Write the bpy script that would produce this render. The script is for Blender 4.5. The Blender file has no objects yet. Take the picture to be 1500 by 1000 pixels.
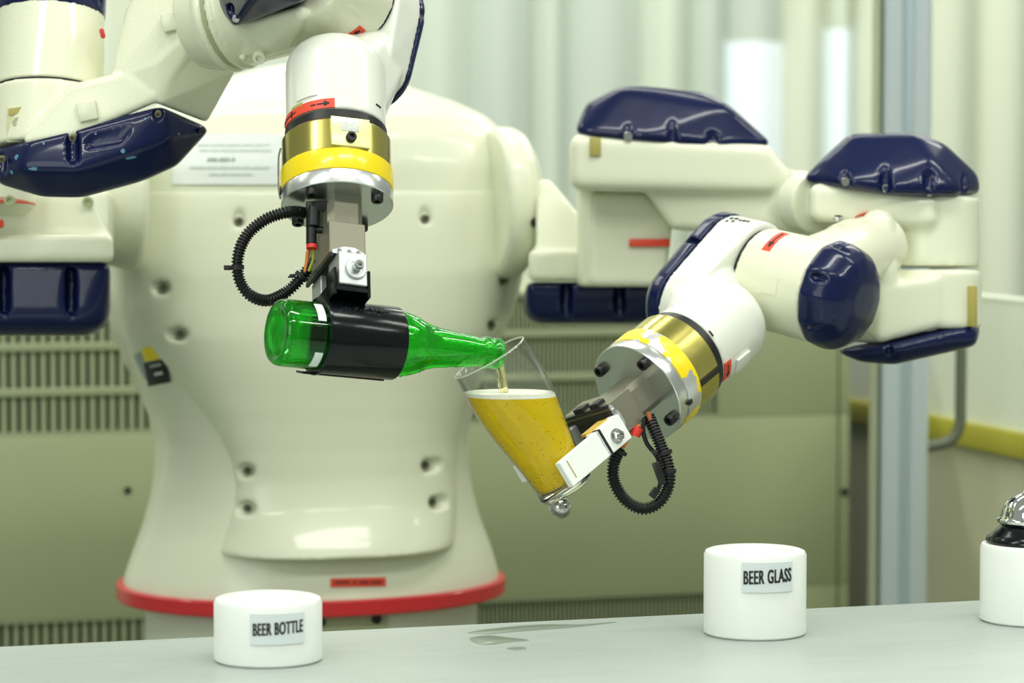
import bpy, bmesh, math, random
from mathutils import Vector, Matrix, noise
random.seed(7)
D = bpy.data
scene = bpy.context.scene
COL = scene.collection
PI = math.pi

# ---------------------------------------------------------------- camera
FPX = 4167.0
TH, PT = math.radians(16.5), 0.0612
CAM = Vector((-0.75, -2.45, 1.311))
FW = Vector((math.sin(TH)*math.cos(PT), math.cos(TH)*math.cos(PT), -math.sin(PT)))
RT = Vector((math.cos(TH), -math.sin(TH), 0))
UP = RT.cross(FW)
cam_d = D.cameras.new('camera'); cam_d.lens = FPX*36/1500; cam_d.sensor_width = 36
cam = D.objects.new('camera', cam_d); COL.objects.link(cam)
cam.matrix_world = Matrix.Translation(CAM) @ Matrix((RT, UP, -FW)).transposed().to_4x4()
cam_d.dof.use_dof = True; cam_d.dof.focus_distance = 2.60; cam_d.dof.aperture_fstop = 5.4
cam_d.clip_end = 60
scene.camera = cam

# ---------------------------------------------------------------- light
scene.view_settings.view_transform = 'Standard'
scene.view_settings.look = 'None'
scene.view_settings.exposure = 0.0
scene.view_settings.gamma = 1.0
scene.view_settings.use_curve_mapping = False
w = D.worlds.new('hall_light'); scene.world = w; w.use_nodes = True
w.node_tree.nodes['Background'].inputs[0].default_value = (0.86, 0.93, 0.80, 1)
w.node_tree.nodes['Background'].inputs[1].default_value = 0.35

def at(px, py, d):
    return CAM + d*(FW + RT*((px-750)/FPX) - UP*((py-500)/FPX))
def vec(x, dn, tw):
    return (RT*x - UP*dn - FW*tw)

def area(name, loc, target, sx, sy, power, color=(0.985, 1.0, 0.92)):
    l = D.lights.new(name, 'AREA'); l.shape = 'RECTANGLE'; l.size = sx; l.size_y = sy
    l.energy = power; l.color = color
    o = D.objects.new(name, l); COL.objects.link(o); o.location = loc
    o.rotation_euler = (Vector(target)-Vector(loc)).to_track_quat('-Z', 'Y').to_euler()
    return o
# rows of fluorescent tubes under the hall roof
for i, (x, y, p) in enumerate([(-1.6, -1.9, 36), (0.2, -1.9, 36), (2.0, -1.9, 32),
                               (-1.6, -0.4, 26), (0.2, -0.4, 30), (2.0, -0.4, 26),
                               (-1.6, 1.3, 15), (0.2, 1.3, 14), (2.0, 1.3, 20)]):
    area('tube_and_fill_light', (x, y, 3.1), (x, y, 0), 1.3, 0.22, p*0.64)
for x in (-1.4, 0.3, 2.0): area('tube_and_fill_light', (x, 2.55, 3.1), (x, 3.4, 0.4), 1.3, 0.22, 30)  # added fill lights tilted at the back wall to brighten it
area('front_fill_light', (-2.6, -2.6, 2.1), (0.1, 0.3, 1.1), 1.8, 1.6, 26, (0.92, 1.0, 0.93))  # added fill lamp from the front left; no window stands there

# ---------------------------------------------------------------- materials
MATS = {}
def mat(name, base, rough=0.5, metal=0.0, coat=0.0, trans=0.0, ior=1.45, spec=0.5, bump=0.0, bscale=200, var=0.0, vscale=8, sss=0.0, emit=0.0):
    m = D.materials.new(name); m.use_nodes = True; MATS[name] = m
    nt = m.node_tree; b = nt.nodes['Principled BSDF']
    b.inputs['Base Color'].default_value = (*base, 1)
    b.inputs['Roughness'].default_value = rough
    b.inputs['Metallic'].default_value = metal
    b.inputs['Coat Weight'].default_value = coat
    b.inputs['Specular IOR Level'].default_value = spec
    b.inputs['Coat Roughness'].default_value = 0.06
    b.inputs['Transmission Weight'].default_value = trans
    b.inputs['IOR'].default_value = ior
    if sss:
        b.inputs['Subsurface Weight'].default_value = sss
        b.inputs['Subsurface Radius'].default_value = (1, 1, 1); b.inputs['Subsurface Scale'].default_value = 0.01
    if emit:
        b.inputs['Emission Color'].default_value = (*base, 1); b.inputs['Emission Strength'].default_value = emit
    tc = None
    if bump or var:
        tc = nt.nodes.new('ShaderNodeTexCoord')
    if bump:
        n = nt.nodes.new('ShaderNodeTexNoise'); n.inputs['Scale'].default_value = bscale; n.inputs['Detail'].default_value = 3
        nt.links.new(tc.outputs['Object'], n.inputs['Vector'])
        bp = nt.nodes.new('ShaderNodeBump'); bp.inputs['Strength'].default_value = bump; bp.inputs['Distance'].default_value = 0.002
        nt.links.new(n.outputs['Fac'], bp.inputs['Height']); nt.links.new(bp.outputs['Normal'], b.inputs['Normal'])
    if var:
        n = nt.nodes.new('ShaderNodeTexNoise'); n.inputs['Scale'].default_value = vscale; n.inputs['Detail'].default_value = 4
        nt.links.new(tc.outputs['Object'], n.inputs['Vector'])
        mx = nt.nodes.new('ShaderNodeMix'); mx.data_type = 'RGBA'
        mx.inputs[6].default_value = (*[c*(1-var) for c in base], 1); mx.inputs[7].default_value = (*[min(1, c*(1+var)) for c in base], 1)
        nt.links.new(n.outputs['Fac'], mx.inputs[0]); nt.links.new(mx.outputs[2], b.inputs['Base Color'])
    return m
cream = mat('cream_paint', (0.79, 0.80, 0.62), 0.32, coat=0.5, bump=0.16, bscale=260, var=0.03)
cream_far = mat('cream_paint_body', (0.79, 0.81, 0.64), 0.34, coat=0.25)
navy = mat('navy_gloss_paint', (0.0015, 0.0065, 0.050), 0.28, coat=0.35, spec=0.25, bump=0.12, bscale=60, var=0.25, vscale=5)
red_p = mat('red_paint', (0.62, 0.025, 0.03), 0.4, coat=0.3)
red_l = mat('red_label_vinyl', (0.80, 0.075, 0.035), 0.4)
ink = mat('black_ink', (0.012, 0.012, 0.014), 0.5)
alu = mat('turned_aluminium', (0.72, 0.74, 0.73), 0.27, metal=0.95, bump=0.1, bscale=90)
alu_w = mat('milled_aluminium', (0.60, 0.63, 0.63), 0.40, metal=0.75)
brass = mat('chromate_brass', (0.56, 0.50, 0.14), 0.22, metal=0.95, var=0.4, vscale=14)
yellow = mat('yellow_enamel', (0.95, 0.73, 0.008), 0.25, coat=0.4)
black = mat('black_rubber', (0.010, 0.011, 0.011), 0.35)
blackg = mat('black_gloss_paint', (0.002, 0.004, 0.005), 0.18, coat=0.05, spec=0.35, bump=0.25, bscale=35)
dark_steel = mat('black_oxide_steel', (0.035, 0.035, 0.034), 0.32, metal=0.6)
steel = mat('bright_steel', (0.6, 0.61, 0.6), 0.18, metal=1.0)
chrome = mat('chrome', (0.8, 0.82, 0.82), 0.05, metal=1.0)
anod = mat('grey_anodised', (0.24, 0.235, 0.175), 0.42, metal=0.5, bump=0.1, bscale=300)
pom = mat('white_plastic', (0.84, 0.87, 0.83), 0.32, sss=0.25)
pomj = mat('white_plastic_jaw', (0.88, 0.90, 0.87), 0.38, var=0.02, vscale=50)
paper = mat('white_label_paper', (0.70, 0.76, 0.77), 0.45)
notice = mat('pale_notice_vinyl', (0.83, 0.88, 0.86), 0.4)
faint = mat('pale_grey_print', (0.70, 0.75, 0.72), 0.5)
faint2 = mat('grey_print', (0.36, 0.42, 0.40), 0.5)
orange = mat('orange_wire', (0.75, 0.22, 0.03), 0.4)
copper = mat('brown_wire', (0.42, 0.13, 0.035), 0.4)
gywire = mat('green_yellow_wire', (0.38, 0.40, 0.05), 0.4)
redcol = mat('red_collar', (0.75, 0.04, 0.03), 0.4)
cab = mat('beige_cabinet_paint', (0.36, 0.40, 0.235), 0.45, var=0.04, vscale=2)
slatm = mat('beige_slat_paint', (0.33, 0.37, 0.23), 0.5)
dark = mat('dark_interior', (0.035, 0.038, 0.022), 0.8)
post_m = mat('post_aluminium', (0.74, 0.83, 0.87), 0.35, metal=0.7)
wallw = mat('white_panel_paint', (0.80, 0.84, 0.70), 0.5)
yrail = mat('yellow_rail_paint', (0.45, 0.42, 0.05), 0.5)
meshm = mat('beige_mesh_paint', (0.66, 0.66, 0.48), 0.5)
tan = mat('tan_mesh_paint', (0.62, 0.52, 0.26), 0.5)
pipe_m = mat('grey_green_pipe', (0.14, 0.16, 0.11), 0.4, metal=0.3)
floor_m = mat('grey_green_floor', (0.20, 0.24, 0.17), 0.4, var=0.1, vscale=3)
stain = mat('ochre_grime', (0.42, 0.37, 0.10), 0.5)
dirty = mat('worn_beige_plate', (0.40, 0.44, 0.26), 0.5, var=0.3, vscale=30)

def glassmat(name, color, rough=0.0, ior=1.5):
    m = D.materials.new(name); m.use_nodes = True; nt = m.node_tree
    b = nt.nodes['Principled BSDF']
    b.inputs['Base Color'].default_value = (*color, 1); b.inputs['Roughness'].default_value = rough
    b.inputs['Transmission Weight'].default_value = 1; b.inputs['IOR'].default_value = ior
    return m
def thinglass(name, tint, edge, ior, refr=None, fr=0.0, rough=0.0):
    # see-through glass: clear straight transmission, Fresnel reflection, denser towards the rim
    m = D.materials.new(name); m.use_nodes = True; nt = m.node_tree; out_ = nt.nodes['Material Output']
    tr = nt.nodes.new('ShaderNodeBsdfTransparent'); gl_ = nt.nodes.new('ShaderNodeBsdfGlossy'); gl_.inputs['Roughness'].default_value = 0.02
    l5 = nt.nodes.new('ShaderNodeLayerWeight'); l5.inputs[0].default_value = 0.5
    p5 = nt.nodes.new('ShaderNodeMath'); p5.operation = 'POWER'; p5.inputs[1].default_value = 4.5; nt.links.new(l5.outputs['Facing'], p5.inputs[0])
    fn = nt.nodes.new('ShaderNodeMath'); fn.operation = 'MULTIPLY_ADD'; fn.inputs[1].default_value = 0.85; fn.inputs[2].default_value = 0.035; nt.links.new(p5.outputs[0], fn.inputs[0])
    lw = nt.nodes.new('ShaderNodeLayerWeight'); lw.inputs[0].default_value = 0.35
    pw = nt.nodes.new('ShaderNodeMath'); pw.operation = 'POWER'; pw.inputs[1].default_value = 2.2
    nt.links.new(lw.outputs['Facing'], pw.inputs[0])
    mc = nt.nodes.new('ShaderNodeMix'); mc.data_type = 'RGBA'; mc.inputs[6].default_value = (*tint, 1); mc.inputs[7].default_value = (*edge, 1)
    nt.links.new(pw.outputs[0], mc.inputs[0]); nt.links.new(mc.outputs[2], tr.inputs[0])
    mx = nt.nodes.new('ShaderNodeMixShader'); nt.links.new(fn.outputs[0], mx.inputs[0]); nt.links.new(tr.outputs[0], mx.inputs[1]); nt.links.new(gl_.outputs[0], mx.inputs[2])
    last = mx
    if refr:
        g = nt.nodes['Principled BSDF']; g.inputs['Base Color'].default_value = (*refr, 1); g.inputs['Roughness'].default_value = rough
        g.inputs['Transmission Weight'].default_value = 1; g.inputs['IOR'].default_value = 1.45
        m3 = nt.nodes.new('ShaderNodeMixShader'); m3.inputs[0].default_value = fr
        nt.links.new(mx.outputs[0], m3.inputs[1]); nt.links.new(g.outputs[0], m3.inputs[2]); last = m3
    nt.links.new(last.outputs[0], out_.inputs['Surface'])
    return m
clear = thinglass('clear_glass', (0.985, 0.99, 0.985), (0.30, 0.34, 0.30), 1.45)
refr_clear = glassmat('base_glass', (0.97, 1.0, 0.96), 0.02, 1.48)
water = mat('wet_film', (0.19, 0.23, 0.185), 0.28)
palebeer = glassmat('pouring_beer', (0.96, 0.90, 0.55), 0.05, 1.33)
green = thinglass('green_bottle_glass', (0.16, 0.86, 0.18), (0.02, 0.42, 0.04), 1.5, (0.10, 0.82, 0.12), 0.6, 0.02)
def mixmat(name, color, dcol, fac, ior=1.33, rough=0.03):
    m = D.materials.new(name); m.use_nodes = True; nt = m.node_tree
    b = nt.nodes['Principled BSDF']; out = nt.nodes['Material Output']
    b.inputs['Base Color'].default_value = (*color, 1); b.inputs['Roughness'].default_value = rough
    b.inputs['Transmission Weight'].default_value = 1; b.inputs['IOR'].default_value = ior
    t = nt.nodes.new('ShaderNodeBsdfTranslucent'); t.inputs[0].default_value = (*dcol, 1)
    df = nt.nodes.new('ShaderNodeBsdfDiffuse'); df.inputs[0].default_value = (*dcol, 1)
    m1 = nt.nodes.new('ShaderNodeMixShader'); m2 = nt.nodes.new('ShaderNodeMixShader')
    m1.inputs[0].default_value = 0.72; m2.inputs[0].default_value = fac
    nt.links.new(t.outputs[0], m1.inputs[1]); nt.links.new(df.outputs[0], m1.inputs[2])
    nt.links.new(b.outputs[0], m2.inputs[1]); nt.links.new(m1.outputs[0], m2.inputs[2])
    nt.links.new(m2.outputs[0], out.inputs['Surface'])
    return m
beer_m = mixmat('golden_beer', (1.0, 0.82, 0.05), (1.0, 0.74, 0.008), 0.70)
gbeer_m = mixmat('beer_seen_green', (0.55, 0.85, 0.10), (0.30, 0.70, 0.04), 0.3)
foam_m = mat('beer_foam', (0.90, 0.90, 0.78), 0.6, bump=0.4, bscale=500)
bubble_m = mat('bubble', (0.42, 0.24, 0.008), 0.25)
cream_w = mat('cream_wrist_paint', (0.80, 0.82, 0.74), 0.28, coat=0.6, bump=0.08, bscale=150, var=0.03)

def chipped():
    m = D.materials.new('chipped_yellow_enamel'); m.use_nodes = True; nt = m.node_tree; b = nt.nodes['Principled BSDF']
    tc = nt.nodes.new('ShaderNodeTexCoord'); n = nt.nodes.new('ShaderNodeTexNoise'); n.inputs['Scale'].default_value = 34; n.inputs['Detail'].default_value = 8
    r = nt.nodes.new('ShaderNodeValToRGB'); r.color_ramp.elements[0].position = 0.47; r.color_ramp.elements[1].position = 0.48
    nt.links.new(tc.outputs['Object'], n.inputs['Vector']); nt.links.new(n.outputs['Fac'], r.inputs[0])
    mx = nt.nodes.new('ShaderNodeMix'); mx.data_type = 'RGBA'
    mx.inputs[6].default_value = (0.78, 0.78, 0.76, 1); mx.inputs[7].default_value = (0.95, 0.72, 0.008, 1)
    nt.links.new(r.outputs[0], mx.inputs[0]); nt.links.new(mx.outputs[2], b.inputs['Base Color'])
    mm = nt.nodes.new('ShaderNodeMapRange'); mm.inputs[3].default_value = 0.8; mm.inputs[4].default_value = 0.0
    nt.links.new(r.outputs[0], mm.inputs[0]); nt.links.new(mm.outputs[0], b.inputs['Metallic'])
    b.inputs['Roughness'].default_value = 0.32
    return m
chip_m = chipped()

def table_mat():
    m = D.materials.new('pale_laminate'); m.use_nodes = True; nt = m.node_tree; b = nt.nodes['Principled BSDF']
    tc = nt.nodes.new('ShaderNodeTexCoord'); mp = nt.nodes.new('ShaderNodeMapping'); mp.inputs['Scale'].default_value = (3, 26, 3)
    n = nt.nodes.new('ShaderNodeTexNoise'); n.inputs['Scale'].default_value = 3; n.inputs['Detail'].default_value = 6
    nt.links.new(tc.outputs['Object'], mp.inputs[0]); nt.links.new(mp.outputs[0], n.inputs['Vector'])
    mx = nt.nodes.new('ShaderNodeMix'); mx.data_type = 'RGBA'
    mx.inputs[6].default_value = (0.37, 0.425, 0.395, 1); mx.inputs[7].default_value = (0.49, 0.54, 0.51, 1)
    nt.links.new(n.outputs['Fac'], mx.inputs[0]); nt.links.new(mx.outputs[2], b.inputs['Base Color'])
    b.inputs['Roughness'].default_value = 0.34
    return m
table_m = table_mat()

# ---------------------------------------------------------------- mesh helpers
def M2(parts=None):
    return bmesh.new()
def add_hull(bm, pts):
    vs = [bm.verts.new(p) for p in pts]
    r = bmesh.ops.convex_hull(bm, input=vs)
    junk = [v for v in vs if v.is_valid and not v.link_faces]
    if junk: bmesh.ops.delete(bm, geom=junk, context='VERTS')
_b = bmesh.new(); bmesh.ops.create_icosphere(_b, subdivisions=2, radius=1); ICO = [v.co.copy() for v in _b.verts]; _b.free()
def px2m(d): return d/FPX
def hs(bm, items):
    """rounded convex body: hull of spheres given as (image x, image y, distance, radius in px)"""
    pts = []
    for (x, y, d, r) in items:
        c = at(x, y, d); rr = r*d/FPX
        pts += [c+p*rr for p in ICO]
    add_hull(bm, pts)
def hsm(bm, items):
    pts = []
    for (c, r) in items: pts += [c+p*r for p in ICO]
    add_hull(bm, pts)
def perp(z, ref=None):
    z = z.normalized(); ref = ref or (Vector((0, 0, 1)) if abs(z.z) < 0.9 else Vector((1, 0, 0)))
    x = (ref - z*ref.dot(z)).normalized(); return x, z.cross(x)
def disc_pts(c, ax, r, n=48, rnd=0.0):
    x, y = perp(ax); return [c + (x*math.cos(2*PI*i/n)+y*math.sin(2*PI*i/n))*r for i in range(n)]
def add_cyl(bm, p0, p1, r0, r1=None, n=48, bev=0.0):
    """closed lathed cylinder with optional chamfered rims"""
    r1 = r0 if r1 is None else r1
    L = (p1-p0).length
    prof = [(0, 0), (r0-bev, 0)] + ([(r0, bev)] if bev else []) + ([(r1, L-bev)] if bev else []) + [(r1-bev, L), (0, L)]
    revolve(bm, p0, p1-p0, prof, n)
def revolve(bm, o, ax, prof, n=48, ref=None):
    z = ax.normalized(); x, y = perp(z, ref); rings = []
    for (r, h) in prof:
        c = o+z*h
        if r < 1e-7: rings.append([bm.verts.new(c)])
        else: rings.append([bm.verts.new(c+(x*math.cos(2*PI*i/n)+y*math.sin(2*PI*i/n))*r) for i in range(n)])
    for a, b in zip(rings[:-1], rings[1:]):
        for i in range(n):
            j = (i+1) % n
            if len(a) == 1 and len(b) == 1: continue
            if len(a) == 1: bm.faces.new((a[0], b[i], b[j]))
            elif len(b) == 1: bm.faces.new((a[i], a[j], b[0]))
            else: bm.faces.new((a[i], a[j], b[j], b[i]))
def add_box(bm, O, ex, ey, ez, lo, hi, bev=0.0, seg=2):
    t = bmesh.new(); bmesh.ops.create_cube(t, size=1)
    for v in t.verts:
        v.co = Vector([lo[i]+(v.co[i]+0.5)*(hi[i]-lo[i]) for i in range(3)])
    if bev: bmesh.ops.bevel(t, geom=list(t.edges), offset=bev, segments=seg, affect='EDGES', profile=0.5)
    for v in t.verts: v.co = O+ex*v.co.x+ey*v.co.y+ez*v.co.z
    me = D.meshes.new('tmp'); t.to_mesh(me); t.free(); bm.from_mesh(me); D.meshes.remove(me)
X, Y, Z = Vector((1, 0, 0)), Vector((0, 1, 0)), Vector((0, 0, 1)); O0 = Vector((0, 0, 0))
def tube(bm, pts, r, n=12, ribs=None):
    """swept tube; ribs=(pitch, depth) makes it corrugated"""
    # resample with catmull-rom
    P = [pts[0]+(pts[0]-pts[1])]+list(pts)+[pts[-1]+(pts[-1]-pts[-2])]
    fine = []
    for i in range(1, len(P)-2):
        for k in range(24):
            t = k/24; a, b, c, d = P[i-1], P[i], P[i+1], P[i+2]
            fine.append(0.5*((2*b)+(c-a)*t+(2*a-5*b+4*c-d)*t*t+(3*b-a-3*c+d)*t**3))
    fine.append(P[-2])
    S = [0]
    for a, b in zip(fine[:-1], fine[1:]): S.append(S[-1]+(b-a).length)
    tot = S[-1]; step = ribs[0]/4 if ribs else max(tot/60, r*0.6); m = max(4, int(tot/step)); out = []; j = 0
    for i in range(m+1):
        s = tot*i/m
        while j < len(S)-2 and S[j+1] < s: j += 1
        f = (s-S[j])/max(1e-9, S[j+1]-S[j]); out.append(fine[j].lerp(fine[j+1], f))
    u = None; rings = []
    for i, p in enumerate(out):
        tg = (out[min(i+1, m)]-out[max(i-1, 0)]).normalized()
        if u is None: u, _ = perp(tg)
        u = (u-tg*u.dot(tg)).normalized(); v = tg.cross(u)
        rr = r*(1-ribs[1]) if ribs and (i % 4) >= 2 else r
        rings.append([bm.verts.new(p+(u*math.cos(2*PI*k/n)+v*math.sin(2*PI*k/n))*rr) for k in range(n)])
    for a, b in zip(rings[:-1], rings[1:]):
        for k in range(n): bm.faces.new((a[k], a[(k+1) % n], b[(k+1) % n], b[k]))
    bm.faces.new(list(reversed(rings[0]))); bm.faces.new(rings[-1])
    return out

def smoothp(pf, k=4):
    P = [pf[0]]+list(pf)+[pf[-1]]; o = []
    for i in range(1, len(P)-2):
        for j in range(k):
            t = j/k; q = []
            for n in range(2):
                a, b, c, d = P[i-1][n], P[i][n], P[i+1][n], P[i+2][n]
                q.append(0.5*((2*b)+(c-a)*t+(2*a-5*b+4*c-d)*t*t+(3*b-a-3*c+d)*t**3))
            o.append((max(0, q[0]), q[1]))
    o.append(pf[-1]); return o
WL = {}
def wl(o): return WL[o.name] if o else Vector((0, 0, 0))
def props(o, label=None, cat=None, group=None, kind=None):
    for k, v in (('label', label), ('category', cat), ('group', group), ('kind', kind)):
        if v: o[k] = v
    return o
def empty(name, loc, label, cat, group=None):
    o = D.objects.new(name, None); COL.objects.link(o); o.location = loc; o.empty_display_size = 0.05
    WL[o.name] = Vector(loc); return props(o, label, cat, group)
def link_me(name, me, m, parent=None, label=None, sharp=35, kind=None):
    n = len(me.vertices)
    lo = Vector([min(v.co[i] for v in me.vertices) for i in range(3)]); hi = Vector([max(v.co[i] for v in me.vertices) for i in range(3)])
    c = (lo+hi)/2; me.transform(Matrix.Translation(-c))
    o = D.objects.new(name, me); COL.objects.link(o); me.name = name
    if m: me.materials.clear(); me.materials.append(m)
    o.location = c-wl(parent); WL[o.name] = c
    if parent: o.parent = parent
    for p in me.polygons: p.use_smooth = True
    if sharp is not None: me.set_sharp_from_angle(angle=math.radians(sharp))
    return props(o, label, kind=kind)
def out(name, bm, m, parent=None, label=None, sharp=35, kind=None):
    bmesh.ops.recalc_face_normals(bm, faces=bm.faces)
    me = D.meshes.new(name); bm.to_mesh(me); bm.free()
    return link_me(name, me, m, parent, label, sharp, kind)
def cast(name, bm, m, parent=None, label=None, voxel=0.0022, it=6, cut=None, fac=0.5, pre=0):
    """unite overlapping bodies into one casting with filleted joins"""
    bmesh.ops.recalc_face_normals(bm, faces=bm.faces)
    me = D.meshes.new('t'); bm.to_mesh(me); bm.free()
    o = D.objects.new('t', me); COL.objects.link(o); co = None
    r = o.modifiers.new('r', 'REMESH'); r.mode = 'VOXEL'; r.voxel_size = voxel
    if pre:
        s0 = o.modifiers.new('s0', 'SMOOTH'); s0.iterations = pre; s0.factor = 0.5
    if cut:
        bmesh.ops.recalc_face_normals(cut, faces=cut.faces)
        cm = D.meshes.new('c'); cut.to_mesh(cm); cut.free(); co = D.objects.new('c', cm); COL.objects.link(co)
        r0 = co.modifiers.new('r', 'REMESH'); r0.mode = 'VOXEL'; r0.voxel_size = voxel
        b = o.modifiers.new('b', 'BOOLEAN'); b.operation = 'DIFFERENCE'; b.object = co; b.solver = 'MANIFOLD'
        r2 = o.modifiers.new('r2', 'REMESH'); r2.mode = 'VOXEL'; r2.voxel_size = voxel
    s = o.modifiers.new('s', 'SMOOTH'); s.iterations = it; s.factor = fac
    dg = bpy.context.evaluated_depsgraph_get(); dg.update()
    nm = D.meshes.new_from_object(o.evaluated_get(dg))
    D.objects.remove(o)
    if co: D.objects.remove(co)
    return link_me(name, nm, m, parent, label, None)
def bolt_bm(bm, c, ax, r, h, n=20, sock=True):
    """socket head screw: knurled cap with a hexagonal hole"""
    prof = [(0, 0), (r, 0), (r, h*0.85), (r*0.9, h)]
    if sock: prof += [(r*0.52, h), (r*0.50, h*0.45), (0, h*0.45)]
    else: prof += [(0, h)]
    revolve(bm, c, ax, prof, n)
def cylpatch(bm, O, u, W, T, r, c0, c1, a0, a1, th=0.0004, n=24, off=0.0003):
    """thin sticker bent round a cylinder (angles in degrees)"""
    g = []
    for i in range(n+1):
        a = math.radians(a0+(a1-a0)*i/n); dr = u*math.cos(a)+W*math.sin(a)
        g.append([bm.verts.new(O+dr*rr+T*c) for rr, c in ((r-0.0006, c0), (r+off+th, c0), (r+off+th, c1), (r-0.0006, c1))])
    for a, b in zip(g[:-1], g[1:]):
        for k in range(4): bm.faces.new((a[k], a[(k+1) % 4], b[(k+1) % 4], b[k]))
    bm.faces.new(g[0]); bm.faces.new(g[-1])
def text_mesh(s, size, bold=0.02, sx=0.7):
    c = D.curves.new('txt', 'FONT'); c.body = s; c.size = size; c.offset = bold*size; c.extrude = 0.0002; c.space_character = 1.12; c.align_x = 'CENTER'; c.align_y = 'CENTER'
    o = D.objects.new('txt', c); COL.objects.link(o)
    dg = bpy.context.evaluated_depsgraph_get(); dg.update()
    me = D.meshes.new_from_object(o.evaluated_get(dg)); D.objects.remove(o); D.curves.remove(c)
    for v in me.vertices: v.co.x *= sx
    b = bmesh.new()
    for dx in (-0.0003, -0.0001, 0.0001, 0.0003):
        me.transform(Matrix.Translation((dx, 0, 0))); b.from_mesh(me); me.transform(Matrix.Translation((-dx, 0, 0)))
    for v in b.verts: v.co.y += v.co.x*0.045
    b.to_mesh(me); b.free()
    return me

# ================================================================ SETTING
def boxo(name, lo, hi, m, parent=None, bev=0.0, label=None, kind=None):
    bm = M2(); add_box(bm, O0, X, Y, Z, lo, hi, bev); return out(name, bm, m, parent, label, kind=kind)
boxo('floor', (-5, -6, -0.1), (5, 6, 0), floor_m, kind='structure')

# back wall of tall folded pale sheets, with two lit panes between them
WY = at(750, 200, 6.4).y
bm = M2(); xs = []
tints = [(0.60, 0.66, 0.55), (0.55, 0.61, 0.53), (0.62, 0.66, 0.54), (0.50, 0.56, 0.50), (0.64, 0.68, 0.56)]
sheet = [mat('pale_sheet_%s' % n, t, 0.42) for n, t in zip(('one', 'two', 'three', 'four', 'five'), tints)]
lit = mat('lit_window_glass', (0.74, 0.82, 0.86), 0.3, emit=0.22)
wb = props(D.objects.new('wall_back', None), kind='structure'); COL.objects.link(wb); WL[wb.name] = Vector((0, 0, 0))
boxo('backing_board', (-4, WY+0.10, 0), (4, WY+0.16, 3.4), sheet[3], wb)
def xw(px, d=6.4):
    """world x where the sight line through image column px meets the back wall"""
    r = FW+RT*((px-750)/FPX); return (CAM+r*((WY-CAM.y)/r.y)).x
edges = [-2.6, -2.2, xw(-90), xw(90), xw(200), xw(330), xw(470), xw(600), xw(690), xw(782), xw(832), xw(945), xw(1010), xw(1068), xw(1150), xw(1212), xw(1250), xw(1300), xw(1352), xw(1438), xw(1520), xw(1640), xw(1800), xw(2000)]
panes = {13: 0.0, 15: 0.0}
for k, (a, b) in enumerate(zip(edges[:-1], edges[1:])):
    wdt = b-a
    def strip(z0, z1, m, name, yo=0.0):
        bm = M2(); n = 10; f = []; bk = []
        for i in range(n+1):
            t = i/n; yy = WY+0.03-0.045*math.sin(PI*t)+yo
            f.append([bm.verts.new((a+wdt*t, yy, z)) for z in (z0, z1)]); bk.append([bm.verts.new((a+wdt*t, yy+0.012, z)) for z in (z0, z1)])
        for i in range(n):
            bm.faces.new((f[i][0], f[i+1][0], f[i+1][1], f[i][1])); bm.faces.new((bk[i][0], bk[i][1], bk[i+1][1], bk[i+1][0]))
            bm.faces.new((f[i][1], f[i+1][1], bk[i+1][1], bk[i][1])); bm.faces.new((f[i][0], bk[i][0], bk[i+1][0], f[i+1][0]))
        for i in (0, n): bm.faces.new((f[i][0], f[i][1], bk[i][1], bk[i][0]))
        return out(name, bm, m, wb)
    if k in panes:
        zt = at(1100, 62 if k == 13 else 42, 6.6).z
        strip(0.0, 1.15, sheet[2], 'wall_sheet'); strip(zt, 3.4, sheet[k % 5], 'wall_sheet')
        strip(1.15, zt, lit, 'lit_pane')
    else:
        strip(0, 3.4, sheet[(k*2+(k//3)) % 5], 'wall_sheet')

# beige control cabinet with louvred vents (front parallel to the bench)
CY = at(750, 600, 4.1).y
def cabx(px):
    r = FW+RT*((px-750)/FPX); return (CAM+r*((CY-CAM.y)/r.y)).x
def cabz(px, py):
    r = FW+RT*((px-750)/FPX)-UP*((py-500)/FPX); return (CAM+r*((CY-CAM.y)/r.y)).z
cx0, cx1 = cabx(-120), cabx(1246); cxm = cabx(460)
ztop = cabz(1000, 424)
zu0, zu1 = cabz(100, 636), cabz(100, 440)
zl1 = cabz(100, 906); zl0 = zl1-0.30
cabn = empty('control_cabinet', (0.5*(cx0+cx1), CY+0.2, 0), 'wide beige metal control cabinet with louvred vents standing behind the robot', 'cabinet')
boxo('cabinet_body', (cx0, CY+0.03, 0.02), (cx1, CY+0.45, ztop-0.02), dark, cabn)
xL, xR = cabx(-90), cabx(1052)
for (a, b, c_, d_) in [(cx0, cx1, zu1, ztop), (cx0, cx1, zl1, zu0), (cx0, cx1, 0.02, zl0),
                       (cx0, xL, zu0, zu1), (cx0, xL, zl0, zl1), (xR, cx1, zu0, zu1), (xR, cx1, zl0, zl1), (cxm-0.03, cxm+0.03, zu0, zu1), (cxm-0.03, cxm+0.03, zl0, zl1)]:
    boxo('front_panel', (a, CY, c_), (b, CY+0.03, d_), cab, cabn, 0.002)
boxo('side_panel', (cx1-0.012, CY+0.03, 0.02), (cx1, CY+0.45, ztop), cab, cabn)
boxo('cabinet_top', (cx0, CY+0.0301, ztop-0.02), (cx1-0.012, CY+0.45, ztop), cab, cabn)
boxo('door_seam', (cabx(1228), CY-0.001, 0.1), (cabx(1230), CY+0.001, ztop-0.03), dark, cabn)
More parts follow.
